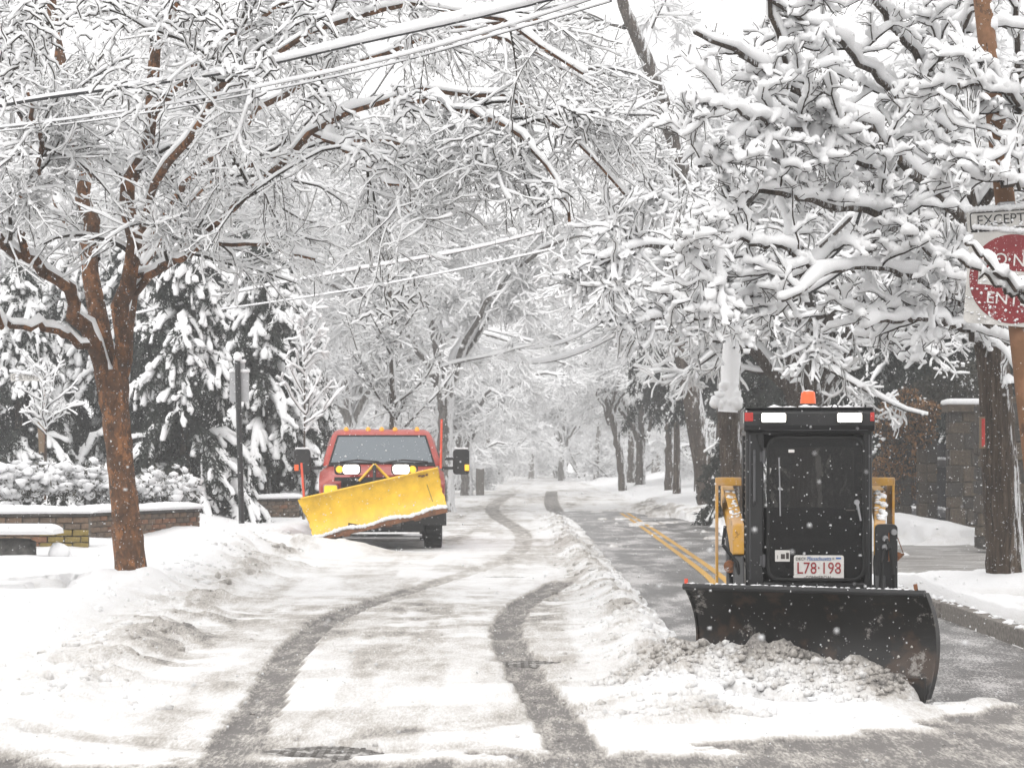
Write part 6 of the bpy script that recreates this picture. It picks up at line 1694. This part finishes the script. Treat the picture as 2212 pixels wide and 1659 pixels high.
ex = empty("plaque_sign", tuple(P(2178, 474, D_ - 0.13))); tag(ex, "small white EXCEPT plaque with black border above the red disc sign", "sign")
ex.rotation_euler = (0, math.radians(-4.0), 0)
MB().prism_y(rrect(-0.33, 0.33, -0.088, 0.088, 0.02, 3), 0, 0.004).build("panel", "sign_white", ex, bevel=0.001)
oc = rrect(-0.305, 0.305, -0.072, 0.072, 0.02, 3); ic = rrect(-0.296, 0.296, -0.063, 0.063, 0.015, 3); n_ = len(oc)
MB().add([(x, -0.003, z) for x, z in oc] + [(x, -0.003, z) for x, z in ic], [(i, (i + 1) % n_, n_ + (i + 1) % n_, n_ + i) for i in range(n_)]).build("border", "ink_black", ex)
text("lettering", "EXCEPT", 0.115, (-0.06, -0.004, 0.0), "ink_black", ex, extrude=0.001, xs=0.95)
V, T = lumps(np.array([[x, 0.0, 0.098] for x in np.linspace(-0.31, 0.31, 20)] + [[gq.uniform(-0.28, 0.2), -0.004, gq.uniform(-0.06, 0.0)] for _ in range(26)]), np.r_[np.full(20, 0.036), gq.uniform(0.005, 0.014, 26)], 8, False, 0.8, 0.2); tag(obj("snow_cap", np_mesh("snow_cap", V, T=T), "snow", ex), kind="stuff")
MB().box(-0.06, 0.06, -0.012, 0.2, 0.1, 0.14).build("bracket", "grey_metal", ex, bevel=0.005)
MB().box(2.0, 2.0, 0, 0, 0, 0) if False else None

# red reflector board on the tree trunk
rb = empty("marker_board", tuple(P(2122, 900, 23.6))); tag(rb, "narrow red marker board on the left flank of the right edge trunk", "marker")
MB().box(-0.028, 0.028, 0, 0.015, -0.30, 0.0).build("board", "brown_panel", rb, bevel=0.003); MB().box(-0.006, 0.024, -0.004, 0.0, -0.28, -0.02).build("red_strip", "red_lens", rb)

# ------------------------------------------------------------------ overhead cables with snow on them
def cable(label, pts, r, th, seed=1, lump=0.12, group="overhead cables"):
    g_ = np.random.default_rng(seed); c = resample(smooth_path([P(*q) for q in pts], 10), 90)
    root = empty("overhead_cable", tuple(c[0])); tag(root, label, "cable", group)
    a = Acc(); a.add(tubes(c[None], np.full((1, 90), r), 7)); me = a.mesh("wire"); me.transform(Matrix.Translation(-Vector(c[0]))); obj("wire", me, "cable_black", root)
    t = np.asarray(th); t = np.interp(np.linspace(0, 1, 90), np.linspace(0, 1, len(t)), t) * (1 + lump * g_.normal(size=90))
    T, S, U = frames(c[None]); px, pz = PROF[7]; w = (t + r * 0.6)[None]
    V = c[None, :, None] + np.array([0, 0, r * 0.4]) + S[:, :, None] * (w[:, :, None] * px * 0.8)[..., None] + U[:, :, None] * (w[:, :, None] * pz)[..., None]
    me = np_mesh("snow_load", *ring_mesh(V)); me.transform(Matrix.Translation(-Vector(c[0]))); obj("snow_load", me, "snow", root)
cable("thickest overhead cable with a fat ridge of snow, crossing the top of the picture", [(-120, 250, 24), (100, 212, 23), (480, 158, 21.5), (800, 88, 20), (1060, 30, 18.8), (1300, -30, 17.8)], 0.018, [0.008, 0.012, 0.02, 0.036, 0.046, 0.05])
cable("upper of the two thin parallel wires below the thick cable", [(-120, 290, 24), (200, 252, 22.8), (480, 205, 21.5), (800, 138, 20), (1060, 68, 18.8), (1320, -14, 17.8)], 0.006, [0.010, 0.014, 0.018, 0.022, 0.02])
cable("lower of the two thin parallel wires below the thick cable", [(-120, 297, 24.4), (200, 262, 23.2), (480, 216, 21.9), (800, 150, 20.4), (1060, 80, 19.2), (1320, 4, 18.2)], 0.006, [0.006, 0.006, 0.009, 0.012])
cable("snowy cable passing above the truck, upper of the far pair on the left", [(240, 690, 48), (520, 630, 47), (760, 585, 46), (1000, 543, 45), (1180, 500, 44)], 0.014, [0.02, 0.028, 0.034, 0.028])
cable("snowy cable passing above the truck, lower of the far pair on the left", [(420, 678, 50), (720, 634, 49), (960, 590, 48), (1200, 538, 47)], 0.009, [0.016, 0.02, 0.022])
cable("deeply sagging snow-covered cable over the middle of the road, lower one", [(900, 640, 72), (960, 705, 71), (1040, 758, 70), (1110, 780, 69), (1180, 782, 68), (1270, 755, 67), (1360, 705, 66), (1440, 640, 65)], 0.03, [0.07, 0.075, 0.08])
cable("shorter sagging snow-covered cable just above the lowest one", [(930, 650, 74), (1000, 708, 73), (1080, 745, 72), (1160, 752, 71), (1240, 732, 70), (1310, 690, 69)], 0.022, [0.055, 0.06, 0.055])
cable("dark straight wire stub with snow high over the road's end", [(1050, 712, 80), (1110, 727, 79), (1176, 745, 78)], 0.03, [0.03, 0.035])
cable("thick snowy cable drooping through the right tree, left of a pair", [(1930, 330, 26), (1870, 430, 26.4), (1830, 520, 26.8), (1740, 595, 27.4), (1600, 665, 28.4), (1520, 700, 29)], 0.022, [0.035, 0.04, 0.045, 0.04])
cable("thick snowy cable drooping through the right tree, right of a pair", [(1990, 350, 26), (1930, 450, 26.4), (1890, 520, 26.8), (1800, 600, 27.4), (1690, 660, 28.2), (1560, 700, 29)], 0.022, [0.03, 0.035, 0.04, 0.035])

# ------------------------------------------------------------------ falling snow and the air
g = np.random.default_rng(77)
def flakes(n, lo, hi, r0, r1, seed):
    g_ = np.random.default_rng(seed); c = g_.uniform(lo, hi, (n, 3)); r = r0 + (r1 - r0) * g_.uniform(0, 1, n) ** 3
    o = np.array([[1, 1, 1], [-1, -1, 1], [-1, 1, -1], [1, -1, -1]], float) * 0.9
    f = np.array([[0, 1, 2], [0, 3, 1], [0, 2, 3], [1, 3, 2]])
    V = c[:, None] + o[None] * r[:, None, None] * g_.uniform(0.6, 1.3, (n, 1, 3)); T = f[None] + (np.arange(n) * 4)[:, None, None]
    return V.reshape(-1, 3), T.reshape(-1, 3)
fl = Acc()
fl.add(flakes(42000, (-5, 3.0, 0.05), (6, 22, 7.0), 0.0013, 0.0042, 1), True)
fl.add(flakes(22000, (-10, 20, 0.05), (10, 46, 9.0), 0.0020, 0.0062, 2), True)
tag(obj("falling_snow", fl.mesh("falling_snow"), "snow"), "fine snowflakes falling through the air over the whole street", "snowflakes", kind="stuff")

m = bpy.data.materials.new("haze_air"); m.use_nodes = True; nt = m.node_tree; nt.nodes.clear()
ho = nt.nodes.new("ShaderNodeOutputMaterial"); pv = nt.nodes.new("ShaderNodeVolumePrincipled")
pv.inputs["Color"].default_value = (0.97, 0.975, 0.98, 1); pv.inputs["Density"].default_value = 0.0019; pv.inputs["Anisotropy"].default_value = 0.2
nt.links.new(pv.outputs[0], ho.inputs["Volume"]); MATS["haze_air"] = m
tag(MB().box(-410, 410, -70, 650, -1.6, 20.0).build("haze", "haze_air"), "thin white air full of drifting snow", "haze", kind="stuff")
